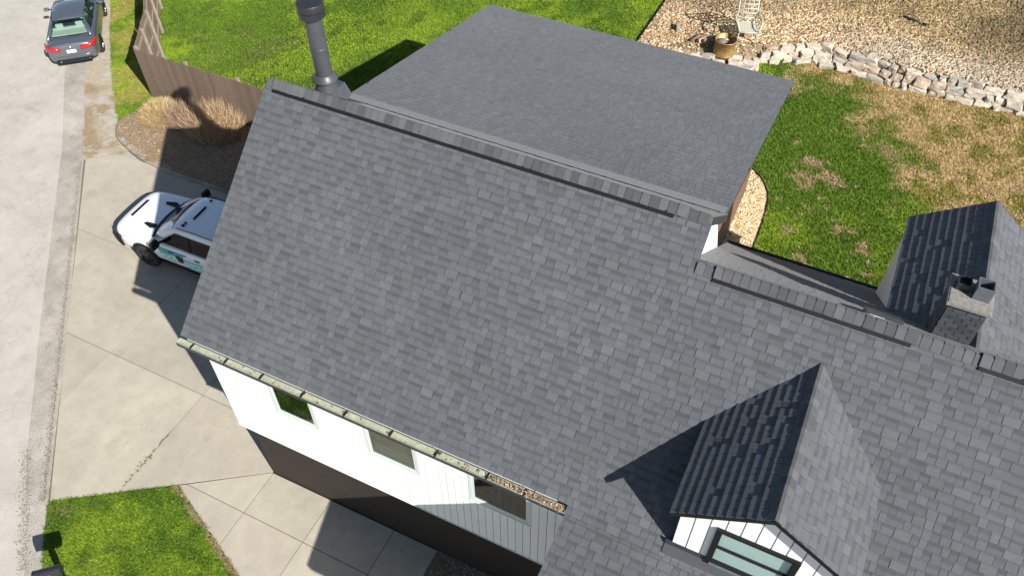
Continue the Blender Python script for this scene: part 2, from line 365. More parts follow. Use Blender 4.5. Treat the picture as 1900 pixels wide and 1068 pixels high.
big = MB().quadmesh([(-400, -400, -0.06), (400, -400, -0.06), (400, 400, -0.06), (-400, 400, -0.06)], [(0, 1, 2, 3)], (0.36, 0.35, 0.31)).build('ground', M['ground'])  # unseen ground toned pale so it bounces sunlight onto the white wall
tag(big, 'pale gravelly ground around the property', kind='structure')
o = grid_sheet('back_lawn', -22, 19, 7.0, 33, 0.2, back_yard, land, lawn_colour, M['ground']); tag(o, 'green and straw coloured back lawn', kind='structure')

# road
def strip(name, pts_l, pts_r, z, material, tone=(1, 1, 1)):
    m = MB()
    for i in range(len(pts_l) - 1):
        m.quadmesh([(*pts_l[i], z), (*pts_r[i], z), (*pts_r[i + 1], z), (*pts_l[i + 1], z)], [(0, 1, 2, 3)], tone)
    return m.build(name, material)
seam = [(4, -13.1), (-1.0, -7.0), (-3.5, -4.55), (-4.6, -3.5), (-5.9, -2.25), (-8.83, 0.95), (-14.2, 7.0), (-17.66, 10.5), (-26, 19.2), (-60, 54)]
left = [(p[0] - 5.2, p[1] - 4.6) for p in seam]
tag(strip('road', left, seam, 0.0, M['road']), 'pale cracked asphalt road', kind='structure')
edge_r = [(4.6, -12.5), (-0.45, -6.45), (-3.0, -4.2), (-3.85, -3.3), (-4.3, -2.88), (-7.8, 1.15), (-12.95, 6.95), (-16.5, 10.6), (-24.9, 19.2), (-59, 54)]
tag(strip('road_edge', seam, edge_r, -0.004, M['roadedge']), 'crumbling gravelly strip along the road', kind='structure')
# shoulder of dirt and gravel, verge
def sh_col(x, y):
    n1 = fbm(x * 0.8, y * 0.8); n2 = fbm(x * 3 + 9, y * 3)
    c = lerp(np.array([0.36, 0.31, 0.235]), np.array([0.27, 0.205, 0.125]), sstep((n1 - 0.40) / 0.2)); c = lerp(c, np.array([0.40, 0.38, 0.34]), sstep((n2 - 0.52) / 0.12) * 0.7)
    u = (x + 15.5) * 0.74 + (y - 10.0) * 0.67                     # distance across from the tarmac
    return lerp(c, OLIVE, sstep((u - 1.1 + (n2 - 0.5) * 1.5) / 0.8) * 0.75)
SHO = [(-13.1, 6.85), (-12.25, 7.5), (-10.6, 7.55), (-11.2, 7.8), (-12.3, 8.15), (-12.9, 8.5), (-13.15, 9.3), (-13.3, 8.75), (-16.1, 11.3), (-19.9, 15.25), (-26, 21.5), (-26, 20.2), (-16.6, 10.5)]
tag(grid_sheet('shoulder', -27, -12, 6.5, 22, 0.1, lambda x, y: inside(SHO, x, y), lambda x, y: x * 0, sh_col, M['dirt'], 0.006), 'dirt and gravel road shoulder', kind='structure')
VER = [(-13.3, 8.75), (-16.1, 11.3), (-19.9, 15.25), (-26, 21.5), (-22, 20.6), (-20.0, 18.4), (-14.87, 12.72), (-13.43, 10.65), (-12.3, 10.65), (-12.9, 9.6)]
tag(grid_sheet('verge', -27, -12, 8, 22, 0.1, lambda x, y: inside(VER, x, y), lambda x, y: x * 0, lawn_colour, M['ground'], 0.012), 'thin grass verge between shoulder and fence', kind='structure')
FRONT = [(-4.38, -2.97), (-1.86, -1.30), (0.93, -2.46), (6.0, -4.6), (6.0, -10), (2.0, -9), (-0.6, -6.3), (-3.35, -4.15), (-4.05, -3.4)]
tag(grid_sheet('front_lawn', -5, 6, -10, -1, 0.08, lambda x, y: inside(FRONT, x, y), lambda x, y: x * 0, lawn_colour, M['ground'], 0.016), 'small front lawn by the mailbox', kind='structure')

# driveway: bed + one slab per joint cell
def clip(poly, a, b, c):
    """keep a*x+b*y<=c"""
    out = []
    for i in range(len(poly)):
        p, q = poly[i], poly[(i + 1) % len(poly)]; dp = a * p[0] + b * p[1] - c; dq = a * q[0] + b * q[1] - c
        if dp <= 0: out.append(p)
        if dp * dq < 0: t = dp / (dp - dq); out.append((p[0] + t * (q[0] - p[0]), p[1] + t * (q[1] - p[1])))
    return out
def convex_clip(poly, cl):
    n = len(cl); ar = sum(cl[i][0] * cl[(i + 1) % n][1] - cl[(i + 1) % n][0] * cl[i][1] for i in range(n))
    for i in range(n):
        p, q = cl[i], cl[(i + 1) % n]; dx, dy = q[0] - p[0], q[1] - p[1]; s = 1 if ar > 0 else -1
        poly = clip(poly, s * dy, -s * dx, s * (dy * p[0] - dx * p[1]))
        if len(poly) < 3: return []
    return poly
MAIN = [(-13.05, 6.85), (-12.2, 7.55), (-8.0, 7.8), (-0.01, 7.8), (-0.01, -0.02), (-4.40, -2.99), (-7.92, 1.06)]
WALK = [(-1.87, -1.31), (-0.01, -0.035), (4.62, -0.01), (4.62, -4.0), (0.95, -2.49)]
WALK = [(-1.85, -1.31), (0.93, -2.48), (4.62, -4.05), (4.62, -0.02), (0.0, -0.04)]
dw = MB().prism([(x, y, -0.03) for x, y in MAIN], (0, 0, 0.033)).prism([(x, y, -0.03) for x, y in WALK], (0, 0, 0.031)).build('driveway', M['joint']); tag(dw, 'concrete driveway and front walk of jointed slabs', kind='structure')
def slabs(region, xs, ys, gap, z):
    for i in range(len(xs) - 1):
        for j in range(len(ys) - 1):
            g = gap / 2
            c = convex_clip([(xs[i] + g, ys[j] + g), (xs[i + 1] - g, ys[j] + g), (xs[i + 1] - g, ys[j + 1] - g), (xs[i] + g, ys[j + 1] - g)], region)
            if len(c) < 3: continue
            t = random.uniform(0.94, 1.04); h = z + random.uniform(-0.002, 0.003)
            MB().prism([(x, y, 0.004) for x, y in c], (0, 0, h), (t, t * random.uniform(0.985, 1.005), t * random.uniform(0.96, 1.0))).build('concrete_slab', M['concrete'], dw)
slabs(MAIN, [-14, -9.55, -6.26, -3.04, 0.02], [-3.2, 1.02, 4.26, 7.8], 0.018, 0.024)
slabs(WALK, [-2, 0.03, 1.72, 3.48, 4.7], [-4.2, -1.19, 0.1], 0.016, 0.02)
# weedy dirt that grew in the widest joint
dirt = MB()
for k in range(80):
    y = random.uniform(-1.9, -0.2); w = 0.012 + 0.04 * math.exp(-((y + 1.35) / 0.35) ** 2); x = -3.04 + random.gauss(0, w); s = random.uniform(0.012, 0.03)
    dirt.lathe([(s, 0), (s * 0.6, s * 0.5), (0.001, s * 0.6)], (x, y, 0.027), 5, tuple(np.array(random.choice([(0.17, 0.14, 0.09), (0.14, 0.13, 0.07), (0.22, 0.185, 0.13)]))))
tag(dirt.build('joint_weeds', M['straw']), 'dried weeds and dirt in the driveway joint', 'weeds', kind='stuff')
dg = MB().quadmesh([(4.62, -4, 0.01), (9, -4, 0.01), (9, 0.1, 0.01), (4.62, 0.1, 0.01)], [(0, 1, 2, 3)]).build('dark_gravel_bed', M['darkgravel']); tag(dg, 'dark gravel bed below the front wall', kind='structure')

# ------------------------------------------------------------------ the house
P = 0.834; ZE, YE = 5.516, -0.429
def zf(y): return ZE + P * (y - YE)
YR, YB, XA0, XA1, XB1 = 3.671, 3.069, -0.417, 8.413, 16.6
ZR, ZB = zf(YR), zf(YB); YK = -0.45; ZK = zf(YK); PQ = 0.25
house = empty('house', (4, 4, 0)); tag(house, 'white sided house with charcoal shingle roofs, two dormers and brown lower storey', 'house')
ang = math.atan(P); CA, SA = math.cos(ang), math.sin(ang)

def slab(name, quad, th, material, parent):
    a, b, c, d = [Vector(p) for p in quad]; n = (b - a).cross(d - a).normalized()
    if n.z < 0: n = -n
    return MB().prism([a, b, c, d], -n * th).build(name, material, parent)

roof = MB()
n_f = Vector((0, -SA, CA))
roof.prism([(XA0, -0.34, zf(-0.34)), (XA1, -0.34, zf(-0.34)), (XA1, YR, ZR), (XA0, YR, ZR)], -n_f * 0.14)
roof.prism([(7.76, YK, ZK), (XA1, YK, ZK), (XA1, -0.341, zf(-0.341)), (7.76, -0.341, zf(-0.341))], -n_f * 0.14)
roof.prism([(XA1 + 0.001, YK, ZK), (XB1, YK, ZK), (XB1, YB, ZB), (XA1 + 0.001, YB, ZB)], -n_f * 0.14)
main_roof = roof.build('main_roof', M['trim_dark'], house)
pr_ = MB(); n_p = Vector((0, -PQ, 1)).normalized()
pr_.prism([(7.76, -4.45, ZK + PQ * (-4.45 - YK)), (XB1, -4.45, ZK + PQ * (-4.45 - YK)), (XB1, YK, ZK), (7.76, YK, ZK)], -n_p * 0.14)
porch_roof = pr_.build('porch_roof', M['trim_dark'], house)
n_r = Vector((0, SA, CA))
rr = MB().prism([(XA1 - 0.14, YB, ZB), (XB1, YB, ZB), (XB1, 7.9, ZB - P * (7.9 - YB)), (XA1 - 0.14, 7.9, ZB - P * (7.9 - YB))], -n_r * 0.12)
rear_roof = rr.build('rear_roof', M['trim_dark'], house)
ra = MB().prism([(XA0, YR, ZR), (XA1, YR, ZR), (XA1, 5.6, ZR - P * (5.6 - YR)), (XA0, 5.6, ZR - P * (5.6 - YR))], -n_r * 0.12)
upper_rear = ra.build('upper_rear_roof', M['trim_dark'], house)
CX0, CX1, CY0, CY1, CZ0, CZ1 = -0.167, 8.38, 5.50, 12.49, 7.41, 6.0
PC = (CZ0 - CZ1) / (CY1 - CY0)
n_c = Vector((0, PC, 1)).normalized()
rc = MB().prism([(CX0, CY0, CZ0), (CX1, CY0, CZ0), (CX1, CY1, CZ1), (CX0, CY1, CZ1)], -n_c * 0.16)
low_roof = rc.build('low_slope_roof', M['trim_dark'], house)

# --- shingles: every tab is a wedge on the deck; 300 largest in view are objects of their own
EXPO = 0.15
class Field:
    def __init__(s): s.V = []; s.F = []; s.T = []; s.n = 0
    def tab(s, O, U, Vv, N, u0, u1, v0, ln, tb, tt, tone):
        b = s.n
        for (u, v, h) in ((u0, v0, 0), (u1, v0, 0), (u1, v0 + ln, 0), (u0, v0 + ln, 0), (u0, v0, tb), (u1, v0, tb), (u1, v0 + ln, tt), (u0, v0 + ln, tt)):
            s.V.append(O + U * u + Vv * v + N * h)
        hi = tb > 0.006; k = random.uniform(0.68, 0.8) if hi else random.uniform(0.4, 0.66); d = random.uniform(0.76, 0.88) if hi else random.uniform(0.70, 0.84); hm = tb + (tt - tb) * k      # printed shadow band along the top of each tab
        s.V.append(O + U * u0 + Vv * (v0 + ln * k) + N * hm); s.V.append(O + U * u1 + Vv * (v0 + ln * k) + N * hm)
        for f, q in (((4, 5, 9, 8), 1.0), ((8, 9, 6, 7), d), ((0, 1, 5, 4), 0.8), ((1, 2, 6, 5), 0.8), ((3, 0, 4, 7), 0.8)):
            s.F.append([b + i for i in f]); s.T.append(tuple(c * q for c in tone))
        s.n += 10
    def build(s, parent, name='shingle_field'):
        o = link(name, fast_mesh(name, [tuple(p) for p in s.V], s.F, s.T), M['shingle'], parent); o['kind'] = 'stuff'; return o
def shade_tone():
    t = random.choice([0.93, 0.97, 1.0, 1.0, 1.03, 1.06]) * random.uniform(0.95, 1.05); w = random.uniform(-0.02, 0.02)
    return (t * (1 + w), t, t * (1 - w * 0.8))
pool = []
def lay(field, O, U, Vv, N, span, length, collect=None, gap=0.009, contrast=1.0, bottom=0.0, rp=0.5, tk=0.0105):
    """span(v) -> list of (umin, umax); courses from v=bottom to v=length"""
    k = 0; v = bottom
    while v < length - 0.02:
        ln = min(EXPO + 0.012, length - v)
        for (ua, ub) in span(v):
            u = ua - random.uniform(0, 0.12); raised = random.random() < rp
            while u < ub:
                w = random.choice([0.11, 0.13, 0.155, 0.18, 0.21, 0.25]) * random.uniform(0.95, 1.05)
                a, b = max(u, ua), min(u + w, ub)
                if ub - b < 0.05: b = ub
                if b - a > 0.02:
                    tone = shade_tone()
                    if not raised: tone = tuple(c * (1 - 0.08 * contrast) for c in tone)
                    tb = tk if raised else 0.0045; jit = random.uniform(-0.004, 0.004) if raised else 0
                    g = gap / 2 if raised else 0.0015
                    rec = (O, U, Vv, N, a + g, b - g, v + jit, ln, tb, 0.0015, tone)
                    if collect is not None: collect.append((field, rec))
                    else: field.tab(*rec)
                u += w; raised = (not raised if random.random() < 0.8 else raised) if rp < 0.6 else random.random() < rp
        v += EXPO; k += 1

f_main = Field()
V0 = 0.0
def span_main(v):
    y = YK + v * CA; out = []
    lo = XA0 - 0.015 if y >= -0.37 else 7.745
    hi = XA1 + 0.01 if y + 0.06 > YB else XB1
    return [(lo, hi)]
Uv, Vv = Vector((1, 0, 0)), Vector((0, CA, SA))
lay(f_main, Vector((0, YK, ZK)), Uv, Vv, n_f, span_main, (YR - YK) / CA, pool, bottom=0.0)
f_porch = Field(); Vp = Vector((0, 1, PQ)).normalized(); yp0 = -2.4
lay(f_porch, Vector((0, yp0, ZK + PQ * (yp0 - YK))), Uv, Vp, n_p, lambda v: [(7.745, 12.2)], (YK - yp0) * math.sqrt(1 + PQ * PQ), pool)
# pick the 300 that show largest
def score(rec):
    O, U, V_, N, a, b, v, ln, tb, tt, tone = rec[1]; c = O + U * ((a + b) / 2) + V_ * (v + ln / 2); px = proj(c)
    if not (6 < px[0] < 1894 and 6 < px[1] < 1062): return -1
    if 9.2 < c.x < 12.2 and c.y < 1.45: return -1
    if 9.2 < c.x < 12.0 and 1.4 < c.y < 2.6 and abs(c.x - 10.7) < (2.6 - c.y) * 1.4: return -1
    if b - a < 0.1: return -1
    d = c - CAM; return (b - a) * ln * abs(N.dot(d.normalized())) / d.length_squared
sc = sorted(range(len(pool)), key=lambda i: -score(pool[i])); chosen = set(sc[:300])
variants = {}
for i, (fld, rec) in enumerate(pool):
    if i not in chosen: fld.tab(*rec); continue
    O, U, V_, N, a, b, v, ln, tb, tt, tone = rec
    key = (round((b - a) * 50), tb > 0.006, round(tone[1] * 12))
    if key not in variants:
        w = b - a; q = Field(); q.tab(Vector((0, 0, 0)), Vector((1, 0, 0)), Vector((0, 1, 0)), Vector((0, 0, 1)), -w / 2, w / 2, 0, EXPO + 0.012, tb, tt, tone)
        variants[key] = fast_mesh('shingle', [tuple(p) for p in q.V], q.F, q.T); variants[key].materials.append(M['shingle'])
    o = bpy.data.objects.new('shingle', variants[key]); col.objects.link(o)
    mw = Matrix((U, V_, N)).transposed().to_4x4(); mw.translation = O + U * ((a + b) / 2) + V_ * v
    o.matrix_basis = mw; par(o, main_roof if fld is f_main else porch_roof)
f_main.build(main_roof); f_porch.build(porch_roof)

fr = Field(); Vr = Vector((0, -CA, SA))      # rear slope, laid from the eave up to the ridge
Lr = (7.9 - YB) / CA
lay(fr, Vector((0, 7.9, ZB - P * (7.9 - YB))), Vector((-1, 0, 0)), Vr, n_r, lambda v: [(-XB1, -(XA1 - 0.13))], Lr); fr.build(rear_roof)
fu = Field(); y5 = 5.52
lay(fu, Vector((0, y5, ZR - P * (y5 - YR))), Vector((-1, 0, 0)), Vr, n_r, lambda v: [(-XA1, -XA0)], (y5 - YR) / CA); fu.build(upper_rear)
fc = Field(); Vc = Vector((0, -1, PC)).normalized()
lay(fc, Vector((0, CY1, CZ1)), Vector((-1, 0, 0)), Vc, n_c, lambda v: [(-CX1 - 0.012, -CX0 + 0.012)], (CY1 - CY0) * math.sqrt(1 + PC * PC), contrast=0.6); fc.build(low_roof)
# smooth metal strip where the low roof meets the upper slope
MB().prism([(CX0 + 0.1, CY0 - 0.08, CZ0 + 0.10), (CX1 - 0.02, CY0 - 0.08, CZ0 + 0.10), (CX1 - 0.02, CY0 + 0.22, CZ0 - 0.025), (CX0 + 0.1, CY0 + 0.22, CZ0 - 0.025)], (0, 0.004, 0.012)).build('flashing', mat('grey membrane', (0.20, 0.205, 0.215), 0.8, noise=[(20, 0.15), (150, 0.2)]), low_roof)

# --- ridge caps and vents
def caps(parent, p0, dirv, total, pl, pr, w, z_up, step=0.147, th=1.0):
    """pl, pr: down-slope unit vectors on either side of the ridge"""
    d = Vector(dirv).normalized(); p0 = Vector(p0); meshes = []
    for t in range(6):
        tone = (0.66 + 0.08 * t,) * 3; m = MB(); ln = step * 1.16
        prof = [pl * w, pl * (w * 0.5) + Vector((0, 0, 0.012)), pl * 0.03 + Vector((0, 0, 0.02)), pr * 0.03 + Vector((0, 0, 0.02)), pr * (w * 0.5) + Vector((0, 0, 0.012)), pr * w]
        n = len(prof); vs = []
        for s, h in ((0, 0.017 * th), (ln, 0.004 * th)):
            vs += [q + d * s + Vector((0, 0, h)) for q in prof] + [q + d * s + Vector((0, 0, h - 0.010 * th)) for q in prof]
        fs = []
        for i in range(n - 1):
            fs += [(i, i + 1, 2 * n + i + 1, 2 * n + i), (n + i, 3 * n + i, 3 * n + i + 1, n + i + 1), (i, n + i, n + i + 1, i + 1)]
        fs += [(0, 2 * n, 3 * n, n), (n - 1, 2 * n - 1, 4 * n - 1, 3 * n - 1)]
        m.quadmesh(vs, fs, tone); me = m.mesh('ridge_cap'); me.materials.append(M['cap']); meshes.append(me)
    s = 0
    while s < total:
        o = bpy.data.objects.new('ridge_cap', random.choice(meshes)); col.objects.link(o)
        o.location = p0 + d * s + Vector((0, 0, z_up + random.uniform(-0.002, 0.003))); o.rotation_euler = (0, 0, random.uniform(-0.02, 0.02)); par(o, parent)
        s += step * random.uniform(0.9, 1.1)
dl, dr_ = Vector((0, -CA, -SA)), Vector((0, CA, -SA))
def vent(parent, x0, x1, y, z):
    m = MB()
    for dd in (dl, dr_):
        a = Vector((x0, y, z)); b = Vector((x1, y, z)); nn = Vector((0, dd.y / abs(dd.y) * SA, CA))
        m.prism([a + dd * 0.02, b + dd * 0.02, b + dd * 0.206, a + dd * 0.206], nn * 0.04)
    v = m.build('ridge_vent', M['black'], parent)
caps(main_roof, (XA0 + 0.02, YR, ZR), (1, 0, 0), 0.16, dl, dr_, 0.18, 0.012)
vent(main_roof, XA0 + 0.2, 7.80, YR, ZR); caps(main_roof, (XA0 + 0.18, YR, ZR), (1, 0, 0), 7.92 - XA0 - 0.2, dl, dr_, 0.18, 0.046)
caps(main_roof, (7.90, YR, ZR), (1, 0, 0), 0.40, dl, dr_, 0.18, 0.012)
caps(main_roof, (8.42, YB, ZB), (1, 0, 0), 0.26, dl, dr_, 0.18, 0.012)
vent(main_roof, 8.73, 11.77, YB, ZB); caps(main_roof, (8.72, YB, ZB), (1, 0, 0), 3.0, dl, dr_, 0.18, 0.046)
caps(main_roof, (11.72, YB, ZB), (1, 0, 0), 0.95, dl, dr_, 0.18, 0.012)
vent(main_roof, 12.72, XB1, YB, ZB); caps(main_roof, (12.71, YB, ZB), (1, 0, 0), 3.7, dl, dr_, 0.18, 0.046)

# --- walls
ZS = 2.532; YW = -0.215
MB().box(0, 0, -0.1, 8.2, 6.0, ZS - 0.002).build('brick_wall', M['brickwall'], house)
core = MB().box(-0.07, YW + 0.02, ZS, 8.2, 5.5, 5.35)
core.prism([(0.0, -0.1, 5.35), (0.0, 5.5, 5.35), (0.0, 5.5, 7.1), (0.0, YR, ZR - 0.3)], (8.25, 0, 0))
# window holes are boxed in front of this core
upper_wall = core.build('upper_wall', M['gap'], house)
WIN = [(1.40, 2.36), (3.60, 4.67), (5.83, 7.0)]; WZ0, WZ1 = 4.0, 5.25
bw = 0.158; x = -0.07; cnt = 0
while x < 8.1:
    x1 = min(x + bw, 8.12); segs = [(ZS - 0.03, 5.34)]
    for a, b in WIN:
        if x1 > a - 0.05 and x < b + 0.05: segs = [(ZS - 0.03, WZ0 - 0.06)]
    for z0, z1 in segs:
        t = random.uniform(0.97, 1.0); MB().box(x + 0.006, YW - 0.012 - random.uniform(0, 0.003), z0, x1 - 0.006, YW + 0.018, z1, tone=(t, t, t)).build('siding_board', M['white'], upper_wall)
    for a, b in WIN:      # narrow pieces beside the windows
        if x < a - 0.05 < x1: MB().box(x + 0.004, YW - 0.012, ZS - 0.03 if False else WZ0 - 0.055, a - 0.052, YW + 0.018, 5.34).build('siding_board', M['white'], upper_wall)
        if x < b + 0.05 < x1: MB().box(b + 0.052, YW - 0.012, WZ0 - 0.055, x1 - 0.004, YW + 0.018, 5.34).build('siding_board', M['white'], upper_wall)
    x += bw
MB().box(-0.09, YW - 0.03, ZS - 0.05, 8.1, YW - 0.013, ZS - 0.032).build('bottom_trim', M['vinyl'], upper_wall)
for i, (a, b) in enumerate(WIN):
    w = empty('window', ((a + b) / 2, YW, WZ0)); par(w, house, False); w.matrix_parent_inverse = Matrix.Translation((-4, -4, 0))
    tag(w, ['front window nearest the driveway gable', 'middle front window', 'front window nearest the porch roof, in shade'][i])
    f = MB()
    for (x0, z0, x1, z1) in ((a - 0.05, WZ0 - 0.05, a + 0.02, WZ1), (b - 0.02, WZ0 - 0.05, b + 0.05, WZ1), (a + 0.021, WZ1 - 0.05, b - 0.021, WZ1), (a + 0.021, WZ0 - 0.05, b - 0.021, WZ0 + 0.03)):
        f.box(x0, YW - 0.017, z0, x1, YW + 0.017, z1)
    fo = f.build('frame', M['vinyl'], w)
    MB().box(a - 0.05, YW - 0.028, WZ0 - 0.085, b + 0.05, YW - 0.0175, WZ0 - 0.052).build('sill', M['vinyl'], w)
    mb = MB()
    for (x0, z0, x1, z1) in ((a + 0.021, WZ0 + 0.031, a + 0.06, WZ1 - 0.051), (b - 0.06, WZ0 + 0.031, b - 0.021, WZ1 - 0.051), (a + 0.061, WZ0 + 0.031, b - 0.061, WZ0 + 0.075)):
        mb.box(x0, YW - 0.012, z0, x1, YW + 0.016, z1)
    mb.build('sash', M['vinyl'], w)
    MB().box(a + 0.061, YW - 0.004, WZ0 + 0.076, b - 0.061, YW + 0.002, WZ1 - 0.06).build('pane', M['glass'], w)
    MB().box(a + 0.061, YW + 0.0185, WZ0 + 0.0, b - 0.061, YW + 0.0192, WZ1 - 0.06).build('room', (M['room_green'], M['room_tan'], M['room_dark'])[i], w)  # flat panel behind the glass; the green one paints a reflection
    for (u0, u1, z0, z1, mt) in (((0.06, 0.40, 0.45, 0.95, 'room_tan'), (0.45, 0.8, 0.1, 0.3, 'room_tan')), ((0.05, 0.95, 0.08, 0.35, 'room_pale'), (0.1, 0.25, 0.5, 0.75, 'room_pale')), ((0.47, 0.50, 0.0, 1.0, 'room_tan'),))[i]:
        wd = b - a - 0.13; hh_ = WZ1 - WZ0 - 0.14
        MB().box(a + 0.065 + wd * u0, YW + 0.0150, WZ0 + 0.08 + hh_ * z0, a + 0.065 + wd * u1, YW + 0.0180, WZ0 + 0.08 + hh_ * z1).build('curtain', M[mt], w)  # flat colour patches for the tan and pale areas seen in the panes
# soffit, fascia
MB().box(XA0 + 0.02, -0.33, 5.36, 7.74, -0.235, 5.40).build('soffit', M['vinyl'], house)
# gutter
g = MB(); gx0, gx1, gy0, gy1, gz0, gz1 = XA0 - 0.03, 7.74, -0.47, -0.345, 5.43, 5.525
g.box(gx0, gy0, gz0, gx1, gy1, gz0 + 0.006); g.box(gx0, gy0, gz0 + 0.0062, gx1, gy0 + 0.006, gz1); g.box(gx0, gy1 - 0.006, gz0 + 0.0062, gx1, gy1, gz1)
g.box(gx0, gy0 + 0.0062, gz0 + 0.0062, gx0 + 0.006, gy1 - 0.0062, gz1); g.box(gx1 - 0.006, gy0 + 0.0062, gz0 + 0.0062, gx1, gy1 - 0.0062, gz1)
gut = g.build('gutter', M['gutter'], house)
MB().box(gx0 - 0.004, gy0 - 0.007, gz0 - 0.012, gx1, gy0 - 0.001, gz1 - 0.02).build('gutter_front', M['trim_dark'], gut)
for xx in (-0.1, 0.72, 1.55, 2.48, 3.42, 4.38, 5.3, 6.3, 7.0):
    MB().box(xx - 0.012, gy0 - 0.012, gz1 - 0.008, xx + 0.012, gy1, gz1 + 0.006).build('hanger', M['black'], gut)
MB().box(gx0 + 0.007, gy0 + 0.007, gz0 + 0.007, gx1 - 0.007, gy1 - 0.007, gz0 + 0.062).build('gutter_bed', mat('pale algae in gutter', (0.33, 0.35, 0.25), 0.8, noise=[(9, 0.2), (40, 0.25)]), gut)
lt = MB()
for k in range(420):
    xx = 7.7 - abs(random.gauss(0, 0.75)) if k < 395 else random.uniform(gx0 + .02, 7.6); yy = random.uniform(gy0 + 0.012, gy1 - 0.012); s = random.uniform(0.012, 0.035)
    Mx = Matrix.Translation((xx, yy, gz0 + 0.066 + random.uniform(0, 0.03))) @ Euler((random.uniform(-.6, .6), random.uniform(-.6, .6), random.uniform(0, 6))).to_matrix().to_4x4()
    lt.quadmesh([Mx @ Vector(q) for q in ((-s, -s * .5, 0), (s, -s * .5, 0), (s, s * .5, 0), (-s, s * .5, 0))], [(0, 1, 2, 3)], random.choice([(1, 1, 1), (1.5, 1.3, 1.1), (0.6, 0.6, 0.6), (1.9, 1.8, 1.6)]))
l_ = lt.build('leaf_litter', M['litter'], gut); l_['kind'] = 'stuff'
MB().prism([(7.745, -0.47, 5.30), (7.78, -0.5, 5.30), (7.78, -0.20, 5.62), (7.745, -0.20, 5.62)], (0, 0, 0.08)).build('step_flashing', M['black'], house)
# gable ends of the tall part
MB().prism([(8.251, 2.6, 7.2), (8.251, 6.6, 5.3), (8.251, 5.6, 7.0), (8.251, YR, ZR - 0.17)], (0.02, 0, 0)).build('gable_wall', M['white'], house)
MB().prism([(XA1 - 0.02, YR, ZR - 0.01), (XA1 - 0.02, 5.58, ZR - P * (5.58 - YR) - 0.01), (XA1 - 0.02, 5.58, ZR - P * (5.58 - YR) - 0.19), (XA1 - 0.02, YR, ZR - 0.19)], (0.018, 0, 0)).build('rake_board', M['trim_dark'], house)
# low rear part: brown boards
cw = MB().box(0.2, 5.52, 2.0, 7.96, 12.1, 5.8).build('rear_wing_wall', M['brown'], house)
for k in range(24):
    z0 = 2.35 + k * 0.2; z1 = min(z0 + 0.19, 7.3); top_y = 12.1
    yA, yB_ = 5.6, min(12.1, CY0 + (CZ0 - 0.2 - z1) / PC) if z1 > 5.75 else 12.1
    if yB_ - yA < 0.3: break
    t = random.uniform(0.8, 1.15); MB().box(7.962, yA, z0, 7.985, yB_, z1, tone=(t, t, t)).build('wall_board', M['brown'], cw)
MB().box(CX1 - 0.03, CY0, CZ1 - 0.17, CX1 - 0.005, CY0 + 0.01, CZ1 - 0.16).build('corner_clip', M['black'], house)
# rear and porch supports
MB().box(8.6, -1.6, -0.1, 16.3, 7.3, 4.25).build('lower_wall', M['white'], house)
for xx in (8.2, 10.9, 13.6, 16.2):
    MB().box(xx - 0.07, -4.2, 0.0, xx + 0.07, -4.06, ZK + PQ * (-4.1 - YK) - 0.15).build('porch_post', M['vinyl'], house)
MB().box(XA1 - 0.12, 7.86, ZB - P * (7.9 - YB) - 0.1, XB1, 7.99, ZB - P * (7.9 - YB) + 0.012).build('rear_gutter', M['black'], house)

